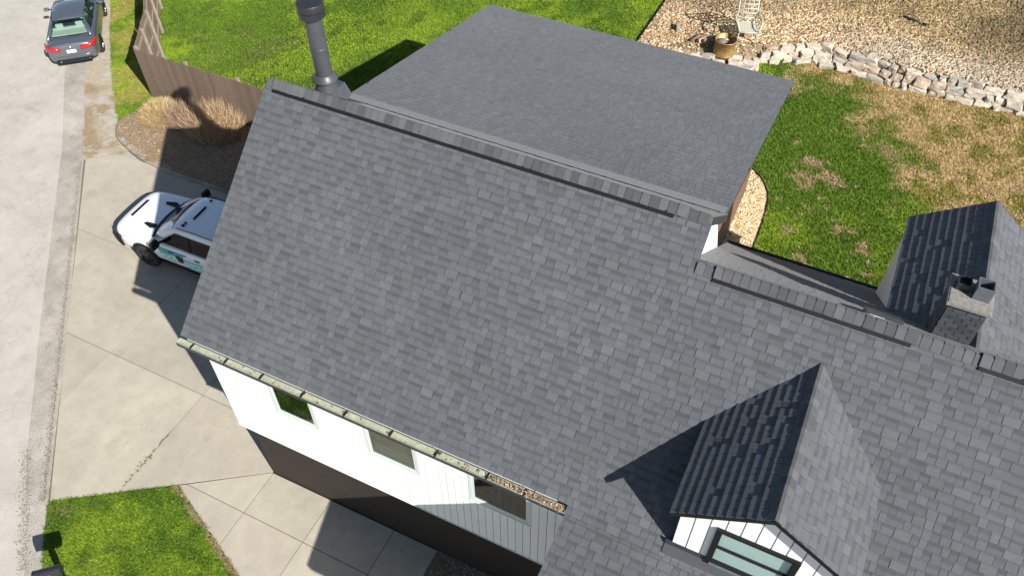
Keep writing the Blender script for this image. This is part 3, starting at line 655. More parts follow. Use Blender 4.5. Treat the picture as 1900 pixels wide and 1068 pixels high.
# --- dormers
def dormer(name, label, xc, half, zr_, zee, yfront, yback, yw, wx, sgn, board):
    """sgn -1: faces the camera side (-Y); +1: faces the back"""
    pit = (zr_ - zee) / half; L = math.hypot(half, zr_ - zee); ca, sa = half / L, (zr_ - zee) / L
    lo, hi = min(yfront, yback), max(yfront, yback); zs = (lambda y: zf(y)) if sgn < 0 else (lambda y: ZB - P * (y - YB))
    body = MB(); tin = 0.02
    zb_ = zs(yw)
    body.prism([(xc - wx, yw, zb_ - 0.05), (xc - wx, yw, zee - 0.02 + 0.10 * pit), (xc, yw, zr_ - 0.09), (xc + wx, yw, zee - 0.02 + 0.10 * pit), (xc + wx, yw, zb_ - 0.05)], (0, -sgn * 0.06, 0))
    yi = YB - sgn * -1 * 0 if False else None
    ym = (zee - ZE) / P + YE if sgn < 0 else YB + (ZB - zee) / P       # where the eave meets the main roof
    for s in (-1, 1):
        body.prism([(xc + s * wx, yw - sgn * 0.061, zb_ - 0.05), (xc + s * wx, yw - sgn * 0.061, zee - 0.02), (xc + s * wx, ym, zee - 0.02), (xc + s * wx, ym, zee - 0.10)], (-s * 0.06, 0, 0))
    d = body.build(name, M['gap'], house); tag(d, label)
    for s in (-1, 1):
        nn = Vector((s * sa, 0, ca))
        MB().prism([(xc, lo, zr_), (xc, hi, zr_), (xc + s * half, hi, zee), (xc + s * half, lo, zee)], -nn * 0.075).build('roof_deck', M['trim_dark'], d)
        f = Field(); Us = Vector((0, 1, 0)) if s < 0 else Vector((0, 1, 0))
        O = Vector((xc + s * half, 0, zee)); V_ = Vector((-s * ca, 0, sa))
        if s > 0: lay(f, O, Us, V_, nn, lambda v: [(lo - 0.01, hi)], L)
        else: lay(f, O, Vector((0, -1, 0)), V_, nn, lambda v: [(-hi, -lo + 0.01)], L, rp=0.9, tk=0.014)
        f.build(d)
    cl, cr_ = Vector((-ca, 0, -sa)), Vector((ca, 0, -sa))
    st = (xc, lo if sgn < 0 else hi, zr_); ym2 = ((zr_ - ZE) / P + YE) if sgn < 0 else YB + (ZB - zr_) / P
    caps(d, st, (0, -sgn, 0), abs(ym2 - st[1]) + 0.25, cl, cr_, 0.15, 0.004, th=0.4)
    # rake boards along the front edge
    for s in (-1, 1):
        MB().prism([(xc, yfront, zr_ + 0.004), (xc + s * (half + 0.004), yfront, zee + 0.004), (xc + s * (half + 0.004), yfront, zee - 0.085), (xc, yfront, zr_ - 0.085)], (0, sgn * 0.012, 0)).build('rake_board', M['black'], d)
    if board:
        x = xc - wx
        while x < xc + wx - 0.02:
            x1 = min(x + board, xc + wx); a, b = x + 0.009, x1 - 0.009
            top = lambda q: zr_ - 0.09 - abs(q - xc) * pit * 0.985
            zs0 = zb_ - 0.02
            pieces = [(a, b, zs0)]
            if sgn < 0:
                wa, wb, w0, w1 = 10.05, 11.28, zb_ - 0.02, 6.80
                if b > wa and a < wb:
                    pieces = [(max(a, wa + 0.001), min(b, wb - 0.001), w1)]
                    if a < wa: pieces.append((a, wa, zs0))
                    if b > wb: pieces.append((wb, b, zs0))
            for (p, q, z0) in pieces:
                if q - p < 0.012: continue
                poly = [(p, yw, z0), (q, yw, z0), (q, yw, top(q))] + ([(xc, yw, top(xc))] if p < xc < q else []) + [(p, yw, top(p))]
                if min(top(p), top(q)) - z0 < 0.02: continue
                t = random.uniform(0.97, 1.0); MB().prism(poly, (0, sgn * 0.016, 0), (t, t, t)).build('siding_board', M['white'], d)
            x = x1
    return d
d1 = dormer('front_dormer', 'small gabled dormer on the front slope with a dark framed window', 10.70, 1.345, 7.88, 6.95, -0.45, 2.7, -0.27, 1.2, -1, 0.222)
d2 = dormer('rear_dormer', 'small gabled dormer on the rear slope beside the brick chimney', 12.80, 1.25, 7.88, 6.96, 7.45, 3.3, 7.25, 1.19, 1, 0.222)
# lap siding on the visible cheek of the rear dormer
for k in range(16):
    z0 = 4.75 + k * 0.14; z1 = z0 + 0.132
    ya = YB + (ZB - z0) / P - 0.02
    if z1 > 7.0: z1 = 7.0
    if ya < 7.2: MB().prism([(11.609, ya, z0), (11.609, 7.25, z0), (11.609, 7.25, z1), (11.609, YB + (ZB - z1) / P - 0.02, z1)], (-0.016, 0, 0), (0.97, 0.97, 0.97)).build('siding_board', M['white'], d2)
    else: MB().box(11.593, 7.05, z0, 11.609, 7.25, z1).build('siding_board', M['white'], d2)
# dormer window
dwn = empty('dormer_window', (10.67, -0.3, 5.7)); par(dwn, house, False); dwn.matrix_parent_inverse = Matrix.Translation((-4, -4, 0)); tag(dwn, 'dark framed dormer window with pale blinds')
wx0, wx1, wz0, wz1 = 10.14, 11.19, 5.76, 6.74; f = MB()
for (a, z0, b, z1) in ((wx0 - 0.09, wz0 - 0.05, wx0, wz1 + 0.06), (wx1, wz0 - 0.05, wx1 + 0.09, wz1 + 0.06), (wx0 + 0.001, wz1, wx1 - 0.001, wz1 + 0.06), (wx0 + 0.001, wz0 - 0.05, wx1 - 0.001, wz0)):
    f.box(a, -0.335, z0, b, -0.255, z1)
f.box(wx0 + 0.001, -0.315, 6.22, wx1 - 0.001, -0.275, 6.255); f.build('frame', M['black'], dwn)
MB().box(wx0 - 0.02, -0.37, wz0 - 0.045, wx1 + 0.02, -0.336, wz0 - 0.02).build('sill', M['galv'], dwn)
MB().box(wx0, -0.300, wz0, wx1, -0.294, wz1).build('pane', glass_mat('dormer glass', (0.88, 0.94, 0.93)), dwn)
bl = MB()
for k in range(20):
    z = wz0 + 0.02 + k * 0.049
    bl.box(wx0 + 0.01, -0.2715, z, wx1 - 0.01, -0.271, z + 0.043)
bl.build('blind', M['blind'], dwn)
MB().prism([(9.40, -0.275, zf(-0.275) + 0.13), (12.0, -0.275, zf(-0.275) + 0.13), (12.0, -0.295, zf(-0.275) + 0.035), (9.40, -0.295, zf(-0.275) + 0.035)], (0, -0.012, 0)).build('apron_flashing', M['trim_dark'], house)
MB().prism([(9.40, -0.295, zf(-0.295) + 0.03), (12.0, -0.295, zf(-0.295) + 0.03), (12.0, -0.42, zf(-0.42) + 0.022), (9.40, -0.42, zf(-0.42) + 0.022)], (0, 0, 0.008)).build('apron_flashing', M['flue'], house)

# --- brick chimney
ch = MB().box(12.115, 3.745, 7.2, 12.66, 4.32, 8.60).build('brick_chimney', M['mortar'], house)
bh, bl_, gap = 0.068, 0.19, 0.011
bmesh_cache = {}
for k in range(14):
    z0 = 7.68 + k * (bh + gap)
    if z0 + bh > 8.60: break
    off = 0 if k % 2 else -bl_ / 2
    for face in range(4):
        ln = 0.545 if face % 2 == 0 else 0.575; u = off
        while u < ln:
            a, b = max(u + gap / 2, 0), min(u + bl_ - gap / 2, ln); u += bl_
            if b - a < 0.03: continue
            pr0 = 0.012 + random.uniform(0, 0.004); t = random.uniform(0.75, 1.2); m = MB()
            if face == 0: m.box(12.115 + a, 3.745 - pr0, z0, 12.115 + b, 3.744, z0 + bh, tone=(t, t, t))
            elif face == 1: m.box(12.661, 3.745 + a, z0, 12.66 + pr0, 3.745 + b, z0 + bh, tone=(t, t, t))
            elif face == 2: m.box(12.115 + a, 4.321, z0, 12.115 + b, 4.32 + pr0, z0 + bh, tone=(t, t, t))
            else: m.box(12.115 - pr0, 3.745 + a, z0, 12.114, 3.745 + b, z0 + bh, tone=(t, t, t))
            m.build('brick', M['chbrick'], ch)
MB().box(12.07, 3.70, 8.601, 12.71, 4.37, 8.66).prism([(12.09, 3.72, 8.66), (12.69, 3.72, 8.66), (12.69, 4.35, 8.66), (12.09, 4.35, 8.66)], (0, 0, 0.012)).build('crown', M['crown'], ch, bevel=0.008)
def flue_tile(x0, y0, x1, y1, z0, z1, m):
    q = MB(); t = 0.022
    q.box(x0, y0, z0, x1, y0 + t, z1).box(x0, y1 - t, z0, x1, y1, z1).box(x0, y0 + t + .0005, z0, x0 + t, y1 - t - .0005, z1).box(x1 - t, y0 + t + .0005, z0, x1, y1 - t - .0005, z1)
    q.build('flue_liner', m, ch); MB().box(x0 + t, y0 + t, z0, x1 - t, y1 - t, z0 + 0.06).build('flue_soot', M['ash'], ch)  # near-black block closing the bottom of the liner
flue_tile(12.39, 3.92, 12.63, 4.16, 8.672, 8.93, M['galv']); flue_tile(12.14, 4.02, 12.34, 4.22, 8.672, 8.80, M['fluecap'])
# box vent and pale patch near the ridge
bv = MB(); zv = ZB - P * (3.42 - YB)
bv.prism([(11.05, 3.30, ZB - P * (3.30 - YB) + 0.01), (11.62, 3.30, ZB - P * (3.30 - YB) + 0.01), (11.62, 3.72, ZB - P * (3.72 - YB) + 0.01), (11.05, 3.72, ZB - P * (3.72 - YB) + 0.01)], (0, 0.03, 0.10)).build('roof_vent', M['flue'], house, bevel=0.01)
MB().tube([(11.10, 3.22, ZB - 0.055), (11.33, 3.22, ZB - 0.06)], 0.022).build('vent_strip', M['vinyl'], house)

# --- round flue on the tall ridge
fx, fy = 0.28, 4.5; zb = ZR - P * (fy - YR)
fl = MB().lathe([(0.165, zb - 0.2), (0.165, 10.02)], (fx, fy, 0), 32).build('flue_pipe', M['flue'], house, True)
MB().lathe([(0.175, 10.0), (0.25, 10.03), (0.25, 10.15), (0.235, 10.152), (0.235, 10.165), (0.255, 10.17), (0.255, 10.29), (0.245, 10.31), (0.10, 10.335), (0.0, 10.34)], (fx, fy, 0), 36).build('flue_cap', M['fluecap'], fl, True).modifiers.new('es', 'EDGE_SPLIT').split_angle = R(40)
MB().lathe([(0.166, 9.345), (0.1695, 9.35), (0.1695, 9.375), (0.166, 9.38)], (fx, fy, 0), 32).build('pipe_seam', M['flue'], fl, False)
MB().lathe([(0.168, 8.78), (0.262, 8.68), (0.262, 8.66), (0.168, 8.64)], (fx, fy, 0), 32).build('storm_collar', M['flue'], fl, True)
MB().lathe([(0.172, 8.70), (0.21, 8.55), (0.26, 8.35), (0.36, 8.0)], (fx, fy, 0), 32).build('flashing_cone', M['flue'], fl, True)
MB().prism([(fx - 0.36, 3.86, ZR - P * (3.86 - YR) + 0.03), (fx + 0.36, 3.86, ZR - P * (3.86 - YR) + 0.03), (fx + 0.42, 5.1, ZR - P * (5.1 - YR) + 0.03), (fx - 0.42, 5.1, ZR - P * (5.1 - YR) + 0.03)], (0, 0.006, 0.01)).build('flashing_plate', M['flue'], fl)
MB().prism([(fx - 0.2, 4.3, 8.45), (fx + 0.22, 4.3, 8.45), (fx + 0.36, 4.3, 8.2), (fx - 0.34, 4.3, 8.2)], (0, 0.5, 0)).build('flashing_saddle', M['flue'], fl)

# ------------------------------------------------------------------ fence: every board its own part
fence = empty('wooden_fence', (F0[0], F0[1], 0)); tag(fence, 'brown privacy fence of vertical boards behind the planting bed', 'fence')
def fence_run(a, b, w, hgt, z0f, inner, tonebase):
    a = Vector((*a, 0)); b = Vector((*b, 0)); d = (b - a); L = d.length; d.normalize(); nrm = Vector((-d.y, d.x, 0))
    n = int(L / w)
    for i in range(n):
        c = a + d * (w * (i + 0.5)); z0 = z0f(c); t = random.uniform(0.82, 1.12) * tonebase
        Mx = Matrix((d, nrm, Vector((0, 0, 1)))).transposed().to_4x4(); Mx.translation = c + Vector((0, 0, z0))
        MB().box(-w / 2 + 0.003, -0.010 + random.uniform(-0.003, 0.003), 0.02, w / 2 - 0.003, 0.010, hgt + random.uniform(-0.015, 0.015), Mx, (t, t * random.uniform(0.97, 1.01), t * random.uniform(0.94, 1.0))).build('fence_board', M['fence'], fence)
    for h in (0.35, 1.0, 1.72):
        Mx = Matrix((d, nrm, Vector((0, 0, 1)))).transposed().to_4x4(); Mx.translation = a + Vector((0, 0, z0f(a)))
        MB().box(0.05, inner * 0.015, h - 0.045, L - 0.05, inner * 0.055, h + 0.045, Mx).build('rail', M['fence_in'], fence)
    k = int(L / 2.4) + 1
    for i in range(k + 1):
        c = a + d * (L * i / k); MB().box(c.x - 0.05 + nrm.x * inner * 0.1, c.y - 0.05 + nrm.y * inner * 0.1, z0f(c) - 0.3, c.x + 0.05 + nrm.x * inner * 0.1, c.y + 0.05 + nrm.y * inner * 0.1, z0f(c) + hgt + 0.04).build('post', M['fence_in'], fence)
fence_run(F0, (0.0, 10.65), 0.142, 2.03, lambda c: 0.0, 1, 1.0)
fence_run(F0, F1, 0.142, 2.0, lambda c: 0.0, -1, 1.25)
fence_run(F1, F2, 0.142, 1.98, lambda c: 0.0, -1, 1.25)

# ------------------------------------------------------------------ planting bed
BEDO = [(-13.05, 9.75), (-13.28, 9.2), (-13.24, 8.72), (-12.85, 8.26), (-12.3, 7.98), (-11.25, 7.68), (-10.32, 7.56), (-9.18, 7.55), (-7.0, 7.6), (-4.0, 7.65), (0.0, 7.65)]
BED = BEDO + [(0.0, 10.64), (-12.6, 10.64)]
tag(grid_sheet('mulch_bed', -13.5, 0, 7.4, 10.7, 0.1, lambda x, y: inside(BED, x, y), lambda x, y: 0.12 + 0.10 * fbm(x * 1.5, y * 1.5), None, M['mulch'], 0.0), 'leafy mulch planting bed', kind='structure')
def bezier_line(pts, n):
    pts = [Vector((*p, 0)) for p in pts]; out = []
    for i in range(len(pts) - 1):
        p0 = pts[max(i - 1, 0)]; p1 = pts[i]; p2 = pts[i + 1]; p3 = pts[min(i + 2, len(pts) - 1)]
        for k in range(n):
            t = k / n; out.append(0.5 * ((2 * p1) + (-p0 + p2) * t + (2 * p0 - 5 * p1 + 4 * p2 - p3) * t * t + (-p0 + 3 * p1 - 3 * p2 + p3) * t ** 3))
    return out + [pts[-1]]
ed = empty('bed_edging', (-13.2, 8.7, 0)); tag(ed, 'curved concrete edging around the mulch planting bed', 'edging')
line = bezier_line(BEDO, 8); acc = 0; start = 0
for i in range(1, len(line)):
    acc += (line[i] - line[i - 1]).length
    if acc > 0.62 or i == len(line) - 1:
        seg = line[start:i + 1]; m = MB(); vs = []
        for j, p in enumerate(seg):
            d = (seg[min(j + 1, len(seg) - 1)] - seg[max(j - 1, 0)]).normalized(); nn = Vector((-d.y, d.x, 0))
            q = p + d * (0.006 if j == 0 else -0.006 if j == len(seg) - 1 else 0)
            for (o_, z) in ((0.0, -0.05), (-0.005, 0.14), (0.03, 0.165), (0.20, 0.165), (0.23, 0.14), (0.23, -0.05)): vs.append(q + nn * o_ + Vector((0, 0, z)))
        k = 6; fs = [(a * k + b, a * k + b + 1, (a + 1) * k + b + 1, (a + 1) * k + b) for a in range(len(seg) - 1) for b in range(k - 1)]
        fs += [tuple(range(k)), tuple(range((len(seg) - 1) * k, len(seg) * k))[::-1]]
        t = random.uniform(0.88, 1.1); m.quadmesh(vs, fs, (t, t, t)).build('edging_block', M['edging'], ed); start = i; acc = 0

def scatter_quads(name, pts, sizes, tones, tilt, mat_, label, cat):
    n = len(pts); a = rng.random(n) * 6.28; tx = rng.normal(0, tilt, n); ty = rng.normal(0, tilt, n)
    V = np.zeros((n, 4, 3))
    for i, (u, v) in enumerate(((-1, -.45), (1, -.45), (1, .45), (-1, .45))):
        du = u * sizes; dv = v * sizes
        V[:, i, 0] = pts[:, 0] + du * np.cos(a) - dv * np.sin(a); V[:, i, 1] = pts[:, 1] + du * np.sin(a) + dv * np.cos(a)
        V[:, i, 2] = pts[:, 2] + du * tx + dv * ty
    o = link(name, fast_mesh(name, V.reshape(-1, 3), np.arange(n * 4).reshape(n, 4), tones), mat_); return tag(o, label, cat, kind='stuff')
N = 9000; X = rng.uniform(-13.3, -3, N); Y = rng.uniform(7.6, 10.6, N); k = inside(BED, X, Y); X, Y = X[k], Y[k]
tl = np.array([(0.42, 0.32, 0.21), (0.32, 0.22, 0.12), (0.52, 0.42, 0.30), (0.20, 0.14, 0.09), (0.36, 0.30, 0.15)])[rng.integers(0, 5, len(X))]
scatter_quads('leaf_mulch', np.stack([X, Y, 0.17 + 0.10 * fbm(X * 1.5, Y * 1.5) - 0.02], -1), rng.uniform(0.010, 0.030, len(X)), tl * 0.85, 0.35, M['litter'].copy() if False else M['straw'], 'dry leaves and wood chips covering the planting bed', 'mulch')

def tuft_mesh(n, rad, hgt, spread, width, tones, droop=0.5, twig=False):
    """dome of blades or twigs rooted all over a disc, each bending its own way"""
    V = []; F = []; T = []; lob = [random.uniform(0.75, 1.2) for _ in range(7)]
    for i in range(n):
        a = random.uniform(0, 6.283); rr = math.sqrt(random.random()); R0 = rad * lob[int(a / 6.284 * 7)] * 0.72
        b = Vector((R0 * rr * math.cos(a), R0 * rr * math.sin(a), 0)); h = hgt * (1.0 - 0.55 * rr * rr) * random.uniform(0.55, 1.1)
        da = a + random.gauss(0, 1.5); lean = spread * (0.15 + 0.55 * rr) * random.uniform(0.4, 1.3); ca, sa = math.cos(da), math.sin(da)
        px, py = -math.sin(a * 3 + i), math.cos(a * 3 + i); w = width * random.uniform(0.6, 1.2); t = random.choice(tones); k0 = random.uniform(0.7, 1.25); t = tuple(c * k0 for c in t); segs = 4
        c = Vector(b)
        for s in range(segs + 1):
            f = s / segs; out = h * lean * (f ** 1.4); z = h * (f - droop * lean * f * f * 0.55); c = b + Vector((ca * out, sa * out, z))
            if twig and s: c += Vector((random.gauss(0, 0.025), random.gauss(0, 0.025), random.gauss(0, 0.015)))
            ww = w * (1 - 0.8 * f); k = len(V); V += [tuple(c + Vector((px, py, 0)) * ww), tuple(c - Vector((px, py, 0)) * ww)]
            if s: F.append((k - 2, k - 1, k + 1, k)); T.append(t)
    return V, F, T
STRAW = [(0.50, 0.36, 0.17), (0.58, 0.43, 0.22), (0.40, 0.27, 0.12), (0.62, 0.49, 0.28), (0.46, 0.36, 0.20)]
DEADT = [(0.36, 0.24, 0.17), (0.45, 0.33, 0.24), (0.28, 0.17, 0.11), (0.50, 0.38, 0.24)]
def plant(name, loc, label, cat, args, group=None):
    r = empty(name, loc); tag(r, label, cat, group); V, F, T = tuft_mesh(*args)
    link('foliage', fast_mesh('foliage', V, F, T), M['straw'], r, False); return r
plant('ornamental_grass', (-12.15, 9.62, 0.2), 'round mound of straw coloured ornamental grass at the bed corner', 'ornamental grass', (5200, 1.0, 0.62, 1.3, 0.010, STRAW, 1.0))
plant('dead_shrub', (-10.95, 9.75, 0.2), 'bare pinkish shrub crossed by the flue shadow', 'shrub', (1300, 0.72, 1.0, 0.9, 0.007, DEADT, 0.1, True))
plant('dead_shrub', (-9.75, 10.05, 0.2), 'large bare tan shrub against the fence near the roof edge', 'shrub', (2600, 1.25, 1.1, 0.95, 0.008, DEADT + STRAW[:2], 0.15, True))

# ------------------------------------------------------------------ gravel bank, stone wall
GRA = [(2.6, 13.0), (2.6, 33), (18.9, 33), (18.9, 19.85), (14.8, 19.65), (13.2, 19.6), (11.65, 19.55), (9.95, 19.6), (8.1, 19.4), (7.3, 18.95), (6.6, 18.45), (6.3, 17.9), (5.0, 17.0), (4.8, 13.0)]
tag(grid_sheet('gravel_bank', 2.6, 19, 13.0, 33, 0.2, lambda x, y: inside(GRA, x, y), land, None, M['gravelbase'], 0.02), 'tan gravel bank above the stone wall', kind='structure')
BED2 = [(7.9, 13.15), (8.2, 12.9), (8.45, 12.55), (8.62, 12.1), (8.72, 11.2), (8.75, 10.0), (8.76, 8.0), (7.9, 8.0)]
tag(grid_sheet('gravel_border', 7.8, 9.0, 7.9, 13.3, 0.05, lambda x, y: inside(BED2, x, y), land, None, M['gravelbase'], 0.02), 'pale gravel border along the rear wing', kind='structure')
def pebbles(name, X, Y, zf_, smin, smax, tones, label):
    n = len(X); s = rng.uniform(smin, smax, n); a = rng.random(n) * 6.28; base = np.array([(1, 0, 0), (0, 1, 0), (-1, 0, 0), (0, -1, 0), (0, 0, 0.75), (0, 0, -0.5)])
    V = base[None] * (1 + rng.normal(0, 0.22, (n, 6, 1))) * s[:, None, None]; V = V * np.array([1.25, 0.85, 0.8])
    c, q = np.cos(a)[:, None], np.sin(a)[:, None]; VX = V[..., 0] * c - V[..., 1] * q; VY = V[..., 0] * q + V[..., 1] * c
    W = np.stack([VX + X[:, None], VY + Y[:, None], V[..., 2] + (zf_(X, Y) + s * 0.35)[:, None]], -1)
    f = np.array([(0, 1, 4), (1, 2, 4), (2, 3, 4), (3, 0, 4), (1, 0, 5), (2, 1, 5), (3, 2, 5), (0, 3, 5)])
    F = (f[None] + (np.arange(n) * 6)[:, None, None]).reshape(-1, 3)
    return tag(link(name, fast_mesh(name, W.reshape(-1, 3), F, np.repeat(tones, 8, 0)), M['pebble']), label, 'gravel', kind='stuff')
def in_frame(X, Y, Z, m=40):
    q = (np.stack([X, Y, Z], -1) - np.array(CAM)) @ np.array(CAMR); u = 950 + 1527.2 * q[:, 0] / -q[:, 2]; v = 534 - 1527.2 * q[:, 1] / -q[:, 2]
    return (u > -m) & (u < 1900 + m) & (v > -m) & (v < 1068 + m)
N = 90000; X = rng.uniform(2.6, 18, N); Y = rng.uniform(16.8, 31, N); k = inside(GRA, X, Y) & in_frame(X, Y, land(X, Y)); X, Y = X[k], Y[k]
pt = np.array([0.78, 0.68, 0.53]) * np.array([(0.52, 0.44, 0.33), (0.62, 0.56, 0.47), (0.42, 0.31, 0.20), (0.74, 0.70, 0.62), (0.33, 0.24, 0.16), (0.55, 0.43, 0.28), (0.66, 0.55, 0.40)])
def pebble_tones(X, Y):
    t = pt[rng.integers(0, 7, len(X))] * rng.uniform(0.8, 1.2, (len(X), 1))
    w = sstep((fbm(X * 0.5 + 2, Y * 0.5 + 4) - 0.42) / 0.2)            # browner, leafier stretches further up the bank
    up = sstep((Y - 21.3 + 0.1 * X) / 3.0) * 0.8; t = t * (1 - 0.5 * (w * 0.55 + up)[:, None]); t[:, 2] *= 1 - 0.25 * up
    near = sstep((21.6 - Y) / 1.5) * sstep((X - 8) / 3); return lerp(t, np.array([0.56, 0.50, 0.41]), near * 0.35)
pebbles('gravel', X, Y, lambda x, y: land(x, y) + 0.02, 0.022, 0.062, pebble_tones(X, Y), 'tan and white river gravel on the bank above the stone wall')
N = 9000; X = rng.uniform(7.8, 8.8, N); Y = rng.uniform(8, 13.2, N); k = inside(BED2, X, Y); X, Y = X[k], Y[k]
pebbles('gravel', X, Y, lambda x, y: land(x, y) + 0.02, 0.016, 0.035, pt[rng.integers(0, 7, len(X))] * np.array([1.3, 1.36, 1.42]), 'pale pea gravel in the border beside the rear wing')
N = 5000; X = rng.uniform(4.7, 7.6, N); Y = rng.uniform(-2.0, 0.0, N)
pebbles('gravel', X, Y, lambda x, y: x * 0 + 0.012, 0.010, 0.026, pt[rng.integers(0, 7, N)] * 0.6, 'dark gravel below the front wall beside the walk')
N = 2600; t = rng.random(N); X = -4.45 + (-13.1 + 4.45) * t; Y = -3.0 + (6.85 + 3.0) * t; q = np.abs(rng.normal(0, 0.07, N)); X = X - 0.74 * q - 0.02; Y = Y - 0.67 * q - 0.02
pebbles('grit', X, Y, lambda x, y: x * 0 - 0.004, 0.008, 0.02, np.array([0.20, 0.175, 0.14]) * rng.uniform(0.6, 1.4, (N, 1)), 'brown grit gathered along the driveway edge at the road')
N = 900; t = rng.random(N); X = -3.6 - 2.4 * t + rng.normal(0, 0.07, N); Y = -4.5 + 2.3 * t + rng.normal(0, 0.07, N)
pebbles('grit', X, Y, lambda x, y: x * 0, 0.008, 0.02, np.array([0.25, 0.225, 0.19]) * rng.uniform(0.6, 1.4, (N, 1)), 'loose brown grit on the road seam near the mailbox')
eb = empty('border_edging', (8.7, 11, 2.4)); tag(eb, 'thin black edging strip around the pea gravel border', 'edging')
ln = bezier_line(BED2[:-1], 6); mm = MB()
for i in range(len(ln) - 1):
    a, b = ln[i], ln[i + 1]; z = 2.4
    mm.prism([(a.x, a.y, z), (b.x, b.y, z), (b.x, b.y, z + 0.07), (a.x, a.y, z + 0.07)], (0.018, 0.006, 0))
mm.build('strip', M['black'], eb)
le = MB(); 
for i in range(30):
    y0 = 13.5 + i * 0.6; z = float(land(2.58, y0)); z2 = float(land(2.58, y0 + 0.6)); le.prism([(2.575, y0, z), (2.575, y0 + 0.6, z2), (2.575, y0 + 0.6, z2 + 0.09), (2.575, y0, z + 0.09)], (0.02, 0, 0))
tag(le.build('lawn_edging', M['black']), 'straight black edging between back lawn and gravel bank', 'edging')

swall = empty('stone_wall', (9.9, 19.3, 2.4)); tag(swall, 'dry laid fieldstone retaining wall below the gravel bank', 'stone wall')
def stone_mesh(seed):
    r = random.Random(seed); bm = bmesh.new(); bmesh.ops.create_cube(bm, size=1); bmesh.ops.subdivide_edges(bm, edges=bm.edges[:], cuts=2, use_grid_fill=True)
    jx = [r.uniform(-.16, .16) for _ in range(12)]
    for v in bm.verts:
        p = v.co; k = max(abs(p.x), abs(p.y), abs(p.z)); l = p.length; q = p * (1 - 0.13 * (l / 0.5 - 1)); q.x += jx[0] * q.y + jx[1] * q.z; q.y += jx[2] * q.z; q.z += jx[3] * q.x
        v.co = q + Vector((r.gauss(0, .035), r.gauss(0, .035), r.gauss(0, .035)))
    bmesh.ops.triangulate(bm, faces=bm.faces[:])
    tint = r.choice([(1.15, 1.14, 1.12), (1.0, 0.98, 0.97), (1.1, 1.0, 0.92), (0.85, 0.82, 0.82), (1.25, 1.24, 1.2), (1.05, 0.86, 0.70), (1.3, 1.28, 1.22), (0.9, 0.94, 0.95)])
    me = bpy.data.meshes.new('stone'); bm.to_mesh(me); bm.free(); a = me.attributes.new('tone', 'FLOAT_COLOR', 'FACE'); a.data.foreach_set('color', np.tile(np.array([*tint, 1], np.float32), len(me.polygons)))
    me.materials.append(M['stone']); return me
stones = [stone_mesh(i) for i in range(26)]
def put_stone(x, y, z, l, d, h, yaw, parent, tip=0.12):
    o = bpy.data.objects.new('stone', random.choice(stones)); col.objects.link(o)
    o.location = (x, y, z); o.scale = (l, d, h); o.rotation_euler = (random.gauss(0, tip), random.gauss(0, tip * 0.8), yaw + random.gauss(0, 0.15)); par(o, parent)
for course, (off, z0, hh) in enumerate(((0.0, 2.44, 0.25), (0.15, 2.62, 0.24), (0.33, 2.80, 0.24))):
    x = 6.5 + random.uniform(0, 0.3) if course else 5.6
    while x < 17.6:
        l = random.uniform(0.26, 0.58) if random.random() < 0.8 else random.uniform(0.16, 0.26)
        if course == 3 and random.random() < 0.25: x += l; continue
        xc = x + l / 2; y = float(wall_y(xc)) + off + random.gauss(0, 0.04); sl = float(wall_y(xc + 0.2) - wall_y(xc - 0.2)) / 0.4
        put_stone(xc, y, z0 + random.gauss(0, 0.025), l * 1.04, random.uniform(0.24, 0.36), hh * random.uniform(0.7, 1.1), math.atan(sl), swall)
        x += l + random.uniform(0.02, 0.06)
for (x, y) in ((5.1, 18.0), (5.5, 17.75), (6.05, 18.05), (6.5, 18.2), (4.7, 17.7), (6.0, 17.6), (5.2, 17.45), (6.35, 17.9)):
    put_stone(x, y, float(land(x, y)) + 0.09, random.uniform(.35, .6), random.uniform(.3, .45), random.uniform(.18, .28), random.uniform(-.5, .5), swall)

# ------------------------------------------------------------------ grass blades
def blades(name, X, Y, zf_, label, h0=0.03, h1=0.075, w=0.011, nb=3, dark=1.0):
    c = lawn_colour(X, Y) * rng.uniform(0.62, 1.5, (len(X), 1)) * dark; n = len(X); Z = zf_(X, Y); Vs = []; Ts = []
    for b in range(nb):
        a = rng.random(n) * 6.28; h = rng.uniform(h0, h1, n); le_ = rng.uniform(0.2, 1.1, n) * h; da = rng.random(n) * 6.28
        ox = rng.normal(0, 0.02, n); oy = rng.normal(0, 0.02, n)
        p0 = np.stack([X + ox - w * np.cos(a), Y + oy - w * np.sin(a), Z], -1); p1 = np.stack([X + ox + w * np.cos(a), Y + oy + w * np.sin(a), Z], -1)
        p2 = np.stack([X + ox + le_ * np.cos(da), Y + oy + le_ * np.sin(da), Z + h], -1); Vs.append(np.stack([p0, p1, p2], 1)); Ts.append(c * rng.uniform(0.8, 1.25, (n, 1)))
    V = np.concatenate(Vs).reshape(-1, 3); o = link(name, fast_mesh(name, V, np.arange(len(V)).reshape(-1, 3), np.concatenate(Ts)), M['grass']); return tag(o, label, 'grass', kind='stuff')
def sample(n, x0, x1, y0, y1, ok):
    X = rng.uniform(x0, x1, n); Y = rng.uniform(y0, y1, n); k = ok(X, Y); return X[k], Y[k]
def not_gravel(x, y): return ~inside(GRA, x, y) & ~inside(BED2, x, y)
X, Y = sample(150000, -19, 2.55, 10.7, 24, lambda x, y: back_yard(x, y) & in_frame(x, y, land(x, y)) & ~((x > -0.1) & (y < 13)) )
blades('grass', X, Y, land, 'bright mown grass of the back lawn behind the fence and low roof')
X, Y = sample(110000, 5.2, 16.5, 8.0, 20.0, lambda x, y: in_frame(x, y, land(x, y)) & not_gravel(x, y) & (y < wall_y(x) + 0.1) & ((x > 7.9) | (y > 12.6)))
blades('grass', X, Y, land, 'patchy green and straw coloured grass between house and stone wall')
X, Y = sample(60000, -5, 3, -6, -1, lambda x, y: inside(FRONT, x, y) & in_frame(x, y, x * 0))
